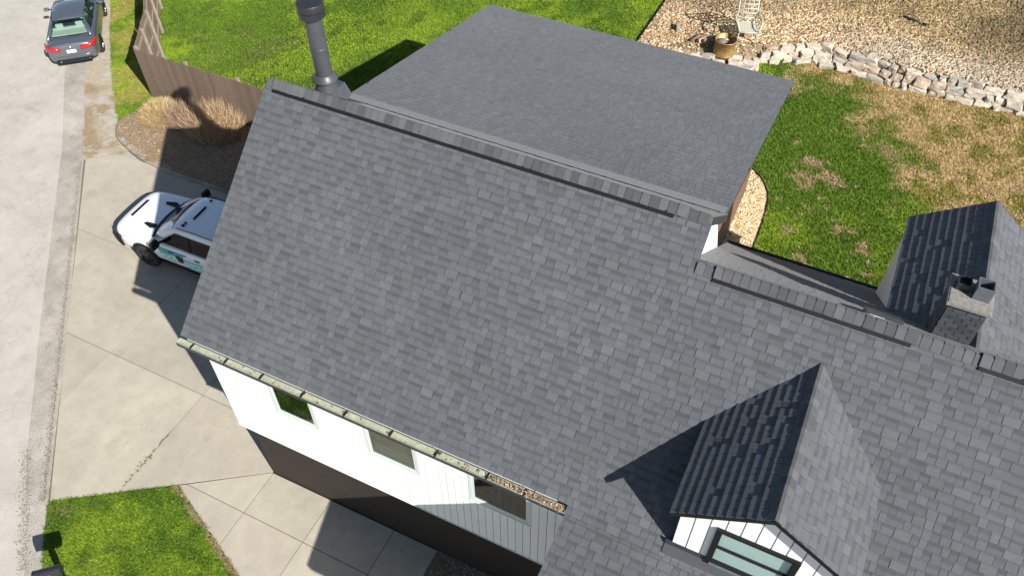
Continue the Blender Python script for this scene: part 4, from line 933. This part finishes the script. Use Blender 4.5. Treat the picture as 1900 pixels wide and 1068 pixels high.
blades('grass', X, Y, lambda x, y: x * 0 + 0.016, 'green grass of the small front lawn by the mailbox', 0.03, 0.07, 0.008)
X, Y = sample(22000, -22, -12.3, 8.5, 20, lambda x, y: inside(VER, x, y) & in_frame(x, y, x * 0))
blades('grass', X, Y, lambda x, y: x * 0 + 0.012, 'thin yellowish grass of the verge beside the fence', 0.03, 0.07, 0.01)

# ------------------------------------------------------------------ yard things on the bank
def at(x, y, dz=0): return (x, y, float(land(x, y)) + dz)
# cream iron lounge chair
cx_, cy_ = 6.0, 18.95; ch_ = empty('garden_chair', at(cx_, cy_, 0.02), R(22)); tag(ch_, 'cream openwork iron garden chair standing on the gravel', 'chair')
def bars(name, segs, r=0.011): 
    m = MB()
    for a in segs: m.tube(a, r, 6)
    return m.build(name, M['iron'], ch_, True, False)
seat = [[(-0.30, y, 0.42), (0.30, y, 0.42)] for y in np.linspace(-0.30, 0.30, 11)]
for i, sg in enumerate(seat): MB().box(-0.30, sg[0][1] - 0.017, 0.415, 0.30, sg[0][1] + 0.017, 0.428).build('seat_slat', M['iron'], ch_, False, False)
bars('seat_frame', [[(-0.31, -0.33, 0.42), (0.31, -0.33, 0.42)], [(-0.31, 0.33, 0.42), (0.31, 0.33, 0.42)], [(-0.31, -0.33, 0.42), (-0.31, 0.33, 0.42)], [(0.31, -0.33, 0.42), (0.31, 0.33, 0.42)]], 0.022)
bars('back_frame', [[(-0.31, 0.33, 0.42), (-0.31, 0.52, 1.12)], [(0.31, 0.33, 0.42), (0.31, 0.52, 1.12)], [(-0.31, 0.52, 1.12), (0.31, 0.52, 1.12)]], 0.024)
for k in range(4):
    f = (k + 1) / 5; bars('back_slat', [[(-0.31, 0.33 + 0.19 * f, 0.42 + 0.7 * f), (0.31, 0.33 + 0.19 * f, 0.42 + 0.7 * f)]], 0.02)
for x in (-0.155, 0.0, 0.155): bars('back_slat', [[(x, 0.33, 0.42), (x, 0.52, 1.12)]], 0.013)
for s in (-1, 1):
    bars('armrest', [[(s * 0.31, 0.40, 0.70), (s * 0.40, 0.2, 0.70), (s * 0.43, -0.05, 0.69), (s * 0.38, -0.3, 0.66), (s * 0.31, -0.34, 0.5), (s * 0.31, -0.33, 0.42)]], 0.026)
    for y in (-0.33, 0.33): bars('leg', [[(s * 0.31, y, 0.42), (s * 0.33, y * 1.08, 0.0)]], 0.018)
# fire drum
dx_, dy_ = 5.50, 18.35; dr = empty('fire_drum', at(dx_, dy_, 0.0)); tag(dr, 'round rusty brass fire drum beside the garden chair', 'fire drum')
MB().lathe([(0.35, 0.0), (0.35, 0.2), (0.36, 0.21), (0.35, 0.22), (0.35, 0.70), (0.367, 0.705), (0.367, 0.73), (0.335, 0.73), (0.33, 0.12)], (0, 0, 0), 36).build('drum_wall', M['drum'], dr, True, False)
MB().lathe([(0.316, 0.12), (0.2, 0.15), (0.0, 0.17)], (0, 0, 0), 24).build('ash_bed', M['ash'], dr, True, False)
MB().lathe([(0.0, 0.62), (0.12, 0.61), (0.13, 0.58), (0.12, 0.20)], (-0.14, 0.06, 0), 20).build('stump', mat('grey stump', (0.16, 0.15, 0.15), 0.9, noise=[(20, 0.3)]), dr, True, False)
# firewood and blocks
for i, (x, y, l, yaw, lab) in enumerate(((4.45, 18.62, 0.42, 1.25, 'dark split log nearest the low roof edge'), (4.72, 18.6, 0.5, 1.0, 'pale split log lying left of the fire drum'), (4.92, 18.55, 0.45, 0.9, 'short pinkish split log touching the stones by the fire drum'))):
    r = empty('firewood_log', at(x, y, 0.07), yaw); tag(r, lab, 'log'); t = (0.7, 1.35, 1.15)[i]
    MB().prism([(-l / 2, -0.07, -0.06), (-l / 2, 0.075, -0.05), (-l / 2, 0.04, 0.06), (-l / 2, -0.03, 0.075)], (l, 0.01, 0), (t, t, t)).build('wood', M['log'], r, False, False)
    for s in (-1, 1): MB().prism([(s * (l / 2 + 0.001), -0.06, -0.05), (s * (l / 2 + 0.001), 0.06, -0.04), (s * (l / 2 + 0.001), 0.035, 0.05), (s * (l / 2 + 0.001), -0.025, 0.065)], (s * 0.004, 0.005, 0), (1.6, 1.5, 1.3)).build('cut_end', M['log'], r, False, False)
r = empty('paving_block', at(3.62, 19.3, 0.0), 0.25); tag(r, 'small pale stone block standing alone on the gravel', 'block')
MB().box(-0.06, -0.16, 0, 0.06, 0.16, 0.22).build('block_body', M['edging'], r, keep=False, bevel=0.015)
r = empty('pipe_end', at(10.92, 22.2, 0.03), -0.25); tag(r, 'dark plastic drain pipe lying on the gravel bank', 'pipe')
MB().tube([(-0.4, 0, 0.04), (-0.05, 0.02, 0.05), (0.38, -0.02, 0.03)], 0.045, 10).build('pipe_body', M['trim_dark'], r, True, False); MB().tube([(0.30, -0.016, 0.034), (0.43, -0.022, 0.03)], 0.058, 10).build('coupling', M['black'], r, True, False)
plant('bank_shrub', at(5.9, 22.6), 'dark bare shrub at the top edge above the garden chair', 'shrub', (700, 0.75, 0.9, 0.95, 0.008, [(0.16, 0.10, 0.07), (0.22, 0.15, 0.10), (0.10, 0.07, 0.05)], 0.1, True))
plant('dry_grass_clump', at(13.3, 25.6), 'dry grass clump at the top right of the gravel bank', 'grass clump', (800, 0.7, 0.6, 1.0, 0.012, STRAW, 0.9))
plant('bank_shrub', at(12.5, 25.9), 'dark low shrub beside the dry grass clump', 'shrub', (500, 0.5, 0.5, 0.95, 0.010, [(0.13, 0.09, 0.05), (0.08, 0.06, 0.04)], 0.1, True))
r = empty('garden_stake', at(10.72, 9.0)); tag(r, 'short black path light in the grass behind the rear eave', 'path light')
MB().tube([(0, 0, 0), (0, 0, 0.42)], 0.02, 8).build('stem', M['black'], r, True, False); MB().lathe([(0.0, 0.52), (0.09, 0.46), (0.09, 0.44), (0.045, 0.43), (0.045, 0.36), (0, 0.36)], (0, 0, 0), 16).build('lamp_head', M['black'], r, True, False)

# ------------------------------------------------------------------ mailbox
mbx = empty('mailbox', (-2.30, -4.40, 0.0), R(43)); tag(mbx, 'black mailbox on a post with a red flag at the road edge', 'mailbox')
prof = [(-0.10, 0.0), (0.10, 0.0), (0.10, 0.13)] + [(0.10 * math.cos(t), 0.13 + 0.10 * math.sin(t)) for t in np.linspace(0.2, math.pi - 0.2, 9)] + [(-0.10, 0.13)]
MB().prism([(-0.27, y, 0.98 + z) for y, z in prof], (0.54, 0, 0)).build('box', M['mailbox'], mbx, False, False)
MB().prism([(-0.285, y * 1.05, 0.975 + z * 1.04) for y, z in prof], (0.014, 0, 0)).build('door', M['mailbox'], mbx, False, False)
MB().box(-0.20, -0.116, 1.12, 0.06, -0.106, 1.15).box(-0.20, -0.116, 1.12, -0.12, -0.106, 1.20).build('flag', M['flag'], mbx, False, False)
MB().box(-0.055, -0.055, 0, 0.055, 0.055, 0.975).build('post', M['trim_dark'], mbx, False, False)
MB().box(-0.25, -0.075, 0.93, 0.25, 0.075, 0.974).build('shelf', M['trim_dark'], mbx, False, False) if False else None

# ------------------------------------------------------------------ vehicles
def loft(stations, closed_ends=True):
    """stations: (x, [(y, z) half profile, outside bottom to centre top]) mirrored across y=0"""
    m = MB(); rows = []
    for x, pf in stations: rows.append([(x, y, z) for y, z in pf] + [(x, -y, z) for y, z in reversed(pf[:-1])])
    n = len(rows[0]); vs = [p for r_ in rows for p in r_]
    fs = [(i * n + j, i * n + j + 1, (i + 1) * n + j + 1, (i + 1) * n + j) for i in range(len(rows) - 1) for j in range(n - 1)]
    if closed_ends: fs += [tuple(range(n)), tuple(range((len(rows) - 1) * n, len(rows) * n))[::-1]]
    fs += [(i * n, (i + 1) * n, (i + 1) * n + n - 1, i * n + n - 1) for i in range(len(rows) - 1)]
    return m.quadmesh(vs, fs)
def smooth_obj(o, lv=2):
    s = o.modifiers.new('sub', 'SUBSURF'); s.levels = lv; s.render_levels = lv; return o
def panel(name, quad, th, mt, parent, tone=(1, 1, 1)):
    a = [Vector(p) for p in quad]; n = (a[1] - a[0]).cross(a[2] - a[0]).normalized()
    return MB().prism(a, n * th, tone).build(name, mt, parent, False, False)
def wheel(parent, x, y, r_, w, s, rimmat):
    """axis along y; s=+1 outer face towards +y"""
    wl_ = empty('wheel', (x, y, r_)); par(wl_, parent, False)
    Mr = Matrix.Rotation(-s * math.pi / 2, 4, 'X')
    t = MB().lathe([(r_ * 0.62, -w / 2), (r_ * 0.93, -w / 2), (r_, -w * 0.36), (r_, w * 0.36), (r_ * 0.93, w / 2), (r_ * 0.64, w / 2), (r_ * 0.62, w * 0.3)], (0, 0, 0), 32).build('tyre', M['rubber'], wl_, True, False); t.matrix_basis = Mr
    q = MB().lathe([(r_ * 0.63, w * 0.40), (r_ * 0.58, w * 0.42), (r_ * 0.55, w * 0.28), (0.001, w * 0.26)], (0, 0, 0), 24).lathe([(0.07, w * 0.2), (0.06, w * 0.40), (0.001, w * 0.42)], (0, 0, 0), 14)
    for k in range(6):
        a = k * math.pi / 3; q.box(0.04, -0.035, w * 0.24, r_ * 0.58, 0.035, w * 0.38, Matrix.Rotation(a, 4, 'Z'))
    q = q.build('rim', rimmat, wl_, False, False); q.matrix_basis = Mr
    return wl_

# --- white pickup, nose towards the road (local +x runs to the tailgate)
tk = empty('pickup_truck', (-8.78, 5.06, 0.0), R(1.5)); tag(tk, 'white pickup truck with teal lettering on the driveway, half hidden by the roof', 'pickup truck')
b = loft([(0.00, [(0.55, .50), (0.62, .60), (0.62, .78), (0.60, .92), (0.54, .98), (0.3, 1.0), (0, 1.0)]),
          (0.10, [(0.82, .46), (0.87, .58), (0.87, .80), (0.84, .97), (0.76, 1.04), (0.42, 1.07), (0, 1.08)]),
          (0.32, [(0.95, .42), (0.99, .56), (0.99, .86), (0.97, 1.02), (0.87, 1.11), (0.48, 1.15), (0, 1.16)]),
          (0.85, [(0.98, .40), (1.01, .55), (1.02, .90), (1.00, 1.07), (0.91, 1.16), (0.5, 1.20), (0, 1.21)]),
          (1.42, [(0.98, .40), (1.01, .55), (1.02, .92), (1.00, 1.11), (0.93, 1.19), (0.5, 1.22), (0, 1.23)]),
          (1.60, [(0.98, .40), (1.01, .55), (1.02, .95), (1.00, 1.15), (0.95, 1.20), (0.5, 1.20), (0, 1.20)]),
          (3.95, [(0.98, .40), (1.01, .55), (1.02, .95), (1.00, 1.17), (0.95, 1.22), (0.5, 1.20), (0, 1.20)]),
          (4.10, [(0.98, .42), (1.01, .55), (1.02, .95), (1.01, 1.17), (0.97, 1.22), (0.5, 1.18), (0, 1.18)]),
          (5.60, [(0.98, .45), (1.00, .55), (1.01, .95), (1.00, 1.17), (0.96, 1.22), (0.5, 1.18), (0, 1.18)]),
          (5.70, [(0.94, .48), (0.96, .58), (0.96, .93), (0.95, 1.13), (0.92, 1.18), (0.5, 1.16), (0, 1.16)])]).build('body', M['truckwhite'], tk, True, False); smooth_obj(b)
gh = loft([(1.46, [(0.90, 1.15), (0.89, 1.18), (0.86, 1.20), (0.5, 1.205), (0, 1.21)]),
           (2.32, [(0.93, 1.16), (0.80, 1.66), (0.72, 1.76), (0.40, 1.80), (0, 1.81)]),
           (2.62, [(0.94, 1.17), (0.80, 1.74), (0.71, 1.85), (0.40, 1.88), (0, 1.89)]),
           (3.30, [(0.94, 1.17), (0.80, 1.78), (0.71, 1.885), (0.40, 1.915), (0, 1.92)]),
           (4.05, [(0.94, 1.17), (0.80, 1.76), (0.71, 1.86), (0.40, 1.89), (0, 1.90)]),
           (4.22, [(0.92, 1.17), (0.78, 1.70), (0.69, 1.78), (0.40, 1.80), (0, 1.81)]),
           (4.30, [(0.90, 1.17), (0.82, 1.4), (0.72, 1.45), (0.40, 1.46), (0, 1.46)])]).build('cab', M['truckwhite'], tk, True, False); smooth_obj(gh)
# windshield as a curved patch just above the cab surface
ws = MB(); rows = []
for f in np.linspace(0.06, 0.93, 6):
    x = 1.46 + 0.86 * f + 0.02; z = 1.21 + 0.60 * f + 0.012; hw = 0.83 - 0.15 * f
    rows.append([(x + 0.16 * (u * u), u * hw, z - 0.02 * u * u + 0.02) for u in np.linspace(-1, 1, 9)])
vs = [p for r_ in rows for p in r_]; ws.quadmesh(vs, [(i * 9 + j, i * 9 + j + 1, (i + 1) * 9 + j + 1, (i + 1) * 9 + j) for i in range(5) for j in range(8)])
ws.build('windshield', M['tint'], tk, True, False)
cw_ = MB(); rows = [[(1.40 + dx + 0.20 * u * u, u * hw, z) for u in np.linspace(-1, 1, 9)] for dx, hw, z in ((0.0, 0.86, 1.235), (0.13, 0.84, 1.262))]
cw_.quadmesh([p for r_ in rows for p in r_], [(j, j + 1, 9 + j + 1, 9 + j) for j in range(8)]); cw_.build('cowl', M['black'], tk, True, False)
MB().prism([(2.19, -0.62, 1.80), (2.19, 0.62, 1.80), (2.27, 0.58, 1.84), (2.27, -0.58, 1.84)], (0, 0, 0.006)).build('visor_strip', M['beige'], tk, False, False) if False else None
for s in (-1, 1):
    # side glass, door line, mirror, wheel arch, roof moulding
    q = [(1.95, s * 0.925, 1.24), (3.98, s * 0.945, 1.24), (3.92, s * 0.822, 1.70), (2.55, s * 0.822, 1.70)]
    panel('side_window', q if s < 0 else q[::-1], 0.012, M['tint'], tk)
    panel('pillar', [(3.02, s * 0.944, 1.24), (3.10, s * 0.944, 1.24), (3.08, s * 0.832, 1.70), (3.01, s * 0.832, 1.70)][::(1 if s < 0 else -1)], 0.016, M['black'], tk)
    mr = MB().box(-0.07, -0.14, -0.13, 0.07, 0.14, 0.13).build('mirror', M['black'], tk, False, False, bevel=0.04); mr.location = (1.98, s * 1.17, 1.32)
    MB().tube([(2.0, s * 0.93, 1.25), (1.99, s * 1.08, 1.28)], 0.035, 8).build('mirror_arm', M['black'], tk, True, False)
    MB().tube([(2.60, s * 0.735, 1.865), (3.3, s * 0.735, 1.90), (4.1, s * 0.735, 1.875)], 0.013, 6).build('roof_moulding', M['black'], tk, True, False)
    for xw in (1.22, 4.75):
        arch = MB(); arc = [(xw + 0.50 * math.cos(t), s * 1.018, 0.42 + 0.50 * math.sin(t)) for t in np.linspace(-0.05, math.pi + 0.05, 15)]
        arch.prism(arc, (0, s * 0.012, 0)).build('wheel_arch', M['black'], tk, False, False); wheel(tk, xw, s * 0.93, 0.41, 0.28, s, M['darkrim'])
    MB().box(0.9, s * 0.86 - 0.1, 0.30, 5.4, s * 0.86 + 0.1, 0.41).build('rocker', M['black'], tk, False, False)
    MB().tube([(1.75, s * 0.96, 0.40), (4.1, s * 0.96, 0.40)], 0.045, 8).build('running_board', M['black'], tk, True, False)
# hood details
fb = MB(); fp = [(-0.03, 0.0), (-0.02, 0.45), (0.06, 0.76), (0.22, 0.96), (0.42, 1.03)]; fp = fp[::-1] + [(x, -y) for x, y in fp[1:]]
rows = [[(x + o_, y * (1 - o_ * 0.02), z) for x, y in fp] for o_, z in ((-0.06, 0.48), (-0.10, 0.60), (-0.09, 0.80), (-0.02, 0.90))]
n = len(fp); fb.quadmesh([p for r_ in rows for p in r_], [(i * n + j, i * n + j + 1, (i + 1) * n + j + 1, (i + 1) * n + j) for i in range(3) for j in range(n - 1)]); 
o = fb.build('bumper', M['black'], tk, True, False); sm = o.modifiers.new('t', 'SOLIDIFY'); sm.thickness = 0.06
MB().prism([(0.36, -0.36, 1.172), (0.36, 0.36, 1.172), (0.44, 0.38, 1.180), (0.44, -0.38, 1.180)], (0, 0, 0.012)).build('hood_scoop', M['black'], tk, False, False)
for s in (-1, 1): MB().prism([(0.98, s * 0.50, 1.205), (1.05, s * 0.42, 1.212), (1.42, s * 0.40, 1.235), (1.46, s * 0.54, 1.232), (1.30, s * 0.60, 1.222)][::s], (0, 0, 0.016)).build('hood_vent', M['black'], tk, False, False)
MB().box(2.86, -0.28, 1.915, 2.93, 0.28, 1.93).build('roof_bar', M['black'], tk, False, False)
MB().box(2.72, -0.62, 1.88, 2.80, -0.54, 1.91).build('roof_marker', M['black'], tk, False, False); MB().box(2.82, 0.52, 1.895, 2.88, 0.60, 1.92).build('roof_marker', M['black'], tk, False, False)
MB().tube([(2.74, -0.48, 1.90), (2.80, -0.48, 1.92)], 0.03, 8).build('antenna', M['black'], tk, True, False)
# door lettering on the visible side
ys = -1.0215
def decal(name, pts, mt, dy=0.0): MB().prism([(x, ys - dy, z) for x, z in pts], (0, -0.002, 0)).build(name, mt, tk, False, False)
decal('door_print', [(1.78, 1.08), (2.95, 1.10), (2.60, 0.92), (2.05, 0.90), (1.80, 0.98)], M['teal'])
decal('door_print', [(1.85, 0.94), (2.25, 0.93), (2.40, 0.62), (1.95, 0.62)], M['paleteal'])
decal('door_print', [(2.72, 0.90), (4.1, 0.95), (4.1, 0.55), (2.85, 0.56)], M['paleteal'])
decal('door_print', [(2.45, 0.92), (2.58, 1.00), (2.75, 0.93), (2.70, 0.72), (2.52, 0.70)], M['decaldark'], 0.0022)
def lettering(txt, x, z, size, mt, dy):
    cu = bpy.data.curves.new('lettering', 'FONT'); cu.body = txt; cu.size = size; cu.extrude = 0.002
    t = bpy.data.objects.new('lettering', cu); col.objects.link(t); dg_ = bpy.context.evaluated_depsgraph_get(); me = bpy.data.meshes.new_from_object(t.evaluated_get(dg_)); bpy.data.objects.remove(t)
    me.materials.clear(); me.materials.append(mt); o = bpy.data.objects.new('lettering', me); col.objects.link(o); o.parent = tk; o.location = (x, ys - dy, z); o.rotation_euler = (math.pi / 2, 0, 0); return o
lettering('GO', 1.92, 0.66, 0.30, M['plate'], 0.004); lettering('HOUSES', 2.80, 0.63, 0.30, M['plate'], 0.004)
for k in range(14): decal('fender_print', [(0.42 + k * 0.09, 1.012), (0.48 + k * 0.09, 1.012), (0.48 + k * 0.09, 0.985), (0.42 + k * 0.09, 0.985)], M['greyprint'], -0.012)
panel('headlight', [(0.06, -0.80, 0.78), (0.22, -0.93, 0.78), (0.22, -0.93, 0.95), (0.06, -0.80, 0.93)], 0.02, M['chrome'], tk); panel('headlight', [(0.06, 0.80, 0.93), (0.22, 0.93, 0.95), (0.22, 0.93, 0.78), (0.06, 0.80, 0.78)], 0.02, M['chrome'], tk)
MB().box(2.25, -1.035, 1.02, 2.42, -1.018, 1.05).build('door_handle', M['black'], tk, False, False); MB().box(3.2, -1.035, 1.03, 3.37, -1.018, 1.06).build('door_handle', M['black'], tk, False, False)

# --- dark grey sedan on the road shoulder, seen from behind (local +x forward)
sd_ = empty('sedan', (-17.28, 10.88, 0.0), math.atan2(0.74, -0.67)); tag(sd_, 'dark grey sedan parked on the road shoulder, seen from behind', 'car')
b = loft([(0.00, [(0.62, .34), (0.70, .44), (0.72, .58), (0.70, .78), (0.62, .92), (0.38, .97), (0, .98)]),
          (0.09, [(0.80, .28), (0.85, .42), (0.86, .62), (0.83, .84), (0.74, .99), (0.45, 1.035), (0, 1.05)]),
          (0.35, [(0.88, .24), (0.90, .42), (0.91, .66), (0.88, .89), (0.79, 1.01), (0.45, 1.05), (0, 1.06)]),
          (0.90, [(0.90, .22), (0.92, .42), (0.93, .68), (0.90, .91), (0.82, 1.00), (0.45, 1.0), (0, 1.0)]),
          (1.6, [(0.90, .20), (0.92, .42), (0.92, .68), (0.89, .91), (0.81, .97), (0.45, .93), (0, .93)]),
          (3.0, [(0.90, .20), (0.92, .42), (0.92, .66), (0.88, .88), (0.80, .95), (0.45, .93), (0, .93)]),
          (3.45, [(0.90, .20), (0.92, .42), (0.92, .66), (0.88, .86), (0.79, .95), (0.45, .99), (0, 1.0)]),
          (4.25, [(0.88, .22), (0.90, .42), (0.90, .62), (0.85, .78), (0.74, .85), (0.45, .88), (0, .89)]),
          (4.62, [(0.66, .26), (0.74, .42), (0.74, .58), (0.70, .68), (0.62, .72), (0.40, .74), (0, .74)])]).build('body', M['carpaint'], sd_, True, False); smooth_obj(b)
rf = MB(); rows = []
for x, z, hw in ((1.28, 1.345, 0.56), (1.42, 1.385, 0.57), (1.75, 1.425, 0.58), (2.2, 1.44, 0.58), (2.55, 1.42, 0.57), (2.75, 1.375, 0.56)):
    rows.append([(x, u * hw, z - 0.035 * u * u - (0.03 if abs(u) == 1 else 0)) for u in (-1, -.93, -.6, -.3, 0, .3, .6, .93, 1)])
rf.quadmesh([p for r_ in rows for p in r_], [(i * 9 + j, i * 9 + j + 1, (i + 1) * 9 + j + 1, (i + 1) * 9 + j) for i in range(5) for j in range(8)]); o = rf.build('roof', M['carpaint'], sd_, True, False); t = o.modifiers.new('t', 'SOLIDIFY'); t.thickness = 0.03
rg = MB(); rows = []
for f in np.linspace(0, 1, 5):
    rows.append([(0.66 + 0.62 * f - 0.10 * (1 - u * u) * (1 - f * 0.6), u * (0.70 - 0.15 * f), 1.045 + 0.30 * f + 0.02 * (1 - u * u) + 0.05 * math.sin(f * math.pi)) for u in np.linspace(-1, 1, 9)])
rg.quadmesh([p for r_ in rows for p in r_], [(i * 9 + j, i * 9 + j + 1, (i + 1) * 9 + j + 1, (i + 1) * 9 + j) for i in range(4) for j in range(8)]); rg.build('rear_window', M['carglass'], sd_, True, False)
MB().tube(rows[0] , 0.016, 6).tube(rows[-1], 0.014, 6).tube([r_[0] for r_ in rows], 0.016, 6).tube([r_[-1] for r_ in rows], 0.016, 6).build('window_seal', M['black'], sd_, True, False)
for s in (-1, 1):
    MB().tube([(0.45, s * 0.77, 1.03), (0.80, s * 0.69, 1.13), (1.15, s * 0.60, 1.29), (1.36, s * 0.555, 1.36)], [0.05, 0.055, 0.05, 0.04], 8).build('rear_pillar', M['carpaint'], sd_, True, False)
    MB().tube([(2.68, s * 0.55, 1.37), (3.1, s * 0.66, 1.16), (3.45, s * 0.74, 0.98)], 0.04, 8).build('front_pillar', M['carpaint'], sd_, True, False)
    MB().tube([(1.9, s * 0.78, 0.97), (1.92, s * 0.585, 1.38)], 0.03, 6).build('door_pillar', M['black'], sd_, True, False)
    MB().tube([(1.30, s * 0.575, 1.345), (1.75, s * 0.595, 1.395), (2.2, s * 0.595, 1.405), (2.7, s * 0.565, 1.36)], 0.016, 6).build('roof_rail', M['chrome'], sd_, True, False)
    MB().tube([(0.62, s * 0.84, 0.99), (1.5, s * 0.845, 0.965), (2.6, s * 0.84, 0.95), (3.3, s * 0.82, 0.955)], 0.012, 6).build('belt_trim', M['chrome'], sd_, True, False)
    panel('side_window', [(1.05, s * 0.76, 1.0), (2.95, s * 0.79, 0.97), (2.66, s * 0.59, 1.34), (1.42, s * 0.59, 1.35)][::(1 if s > 0 else -1)], 0.004, M['carglass'], sd_)
    for xw in (0.98, 3.72):
        wheel(sd_, xw, s * 0.815, 0.33, 0.22, s, M['rim'])
        MB().prism([(xw + 0.37 * math.cos(t), s * 0.918, 0.33 + 0.37 * math.sin(t)) for t in np.linspace(-0.1, math.pi + 0.1, 15)], (0, s * 0.006, 0)).build('wheel_arch', M['black'], sd_, False, False)
    # tail light wraps round the corner
    tl_ = MB(); pts = [(0.005, 0.36), (-0.005, 0.52), (0.02, 0.70), (0.10, 0.835), (0.28, 0.895), (0.42, 0.905)]
    lo_ = [(x - 0.014, s * (y + 0.014), 0.77 + 0.022 * i) for i, (x, y) in enumerate(pts)]; hi_ = [(x + 0.03, s * (y - 0.015), 0.905 + 0.024 * i - (0.05 if i == 5 else 0)) for i, (x, y) in enumerate(pts)]
    tl_.quadmesh(lo_ + hi_, [(i, i + 1, 6 + i + 1, 6 + i) for i in range(5)]); o = tl_.build('tail_light', M['red'], sd_, True, False); t = o.modifiers.new('t', 'SOLIDIFY'); t.thickness = 0.05; t.offset = 0
    panel('reflector', [(0.03, s * 0.60, 0.46), (0.07, s * 0.76, 0.46), (0.07, s * 0.76, 0.50), (0.03, s * 0.60, 0.50)][::(1 if s > 0 else -1)], 0.02, M['red'], sd_)
    MB().tube([(0.06, s * 0.52, 0.33), (-0.015, s * 0.52, 0.33)], 0.045, 12).build('exhaust_tip', M['chrome'], sd_, True, False)
    mm = MB().box(-0.05, -0.10, -0.06, 0.07, 0.10, 0.06).build('mirror', M['carpaint'], sd_, False, False, bevel=0.035); mm.location = (2.95, s * 1.02, 0.99)
    MB().tube([(2.98, s * 0.84, 0.95), (2.96, s * 0.95, 0.97)], 0.025, 6).build('mirror_arm', M['black'], sd_, True, False)
    hr = MB().box(-0.06, -0.14, 0, 0.06, 0.14, 0.2).build('headrest', M['beige'], sd_, False, False, bevel=0.04); hr.location = (1.22, s * 0.36, 1.04)
    fs_ = MB().box(-0.1, -0.24, 0, 0.1, 0.24, 0.40).build('seat_back', M['beige'], sd_, False, False, bevel=0.06); fs_.location = (2.25, s * 0.36, 0.85)
MB().box(0.72, -0.66, 0.99, 1.12, 0.66, 1.04).build('parcel_shelf', M['beige'], sd_, False, False, bevel=0.02)
MB().box(1.13, -0.64, 0.80, 1.28, 0.64, 1.09).build('rear_seat', M['beige'], sd_, False, False, bevel=0.03)
panel('windshield', [(3.45, -0.74, 0.99), (3.45, 0.74, 0.99), (2.74, 0.54, 1.37), (2.74, -0.54, 1.37)], 0.004, M['carglass'], sd_)
MB().box(-0.022, -0.165, 0.685, 0.0, 0.165, 0.80).build('licence_plate', M['plate'], sd_, False, False)
MB().lathe([(0.04, 0), (0.038, 0.008), (0.001, 0.01)], (0, 0, 0), 16).build('badge', M['chrome'], sd_, True, False).matrix_basis = Matrix.Translation((0.0, 0, 0.915)) @ Matrix.Rotation(-math.pi / 2.4, 4, 'Y')
MB().prism([(-0.03, -0.62, 0.29), (-0.03, 0.62, 0.29), (0.0, 0.66, 0.42), (0.0, -0.66, 0.42)], (0.05, 0, 0)).build('diffuser', M['black'], sd_, False, False)
MB().tube([(0.045, -0.72, 0.545), (-0.015, -0.45, 0.54), (-0.025, 0, 0.54), (-0.015, 0.45, 0.54), (0.045, 0.72, 0.545)], 0.016, 6).build('bumper_trim', M['chrome'], sd_, True, False)
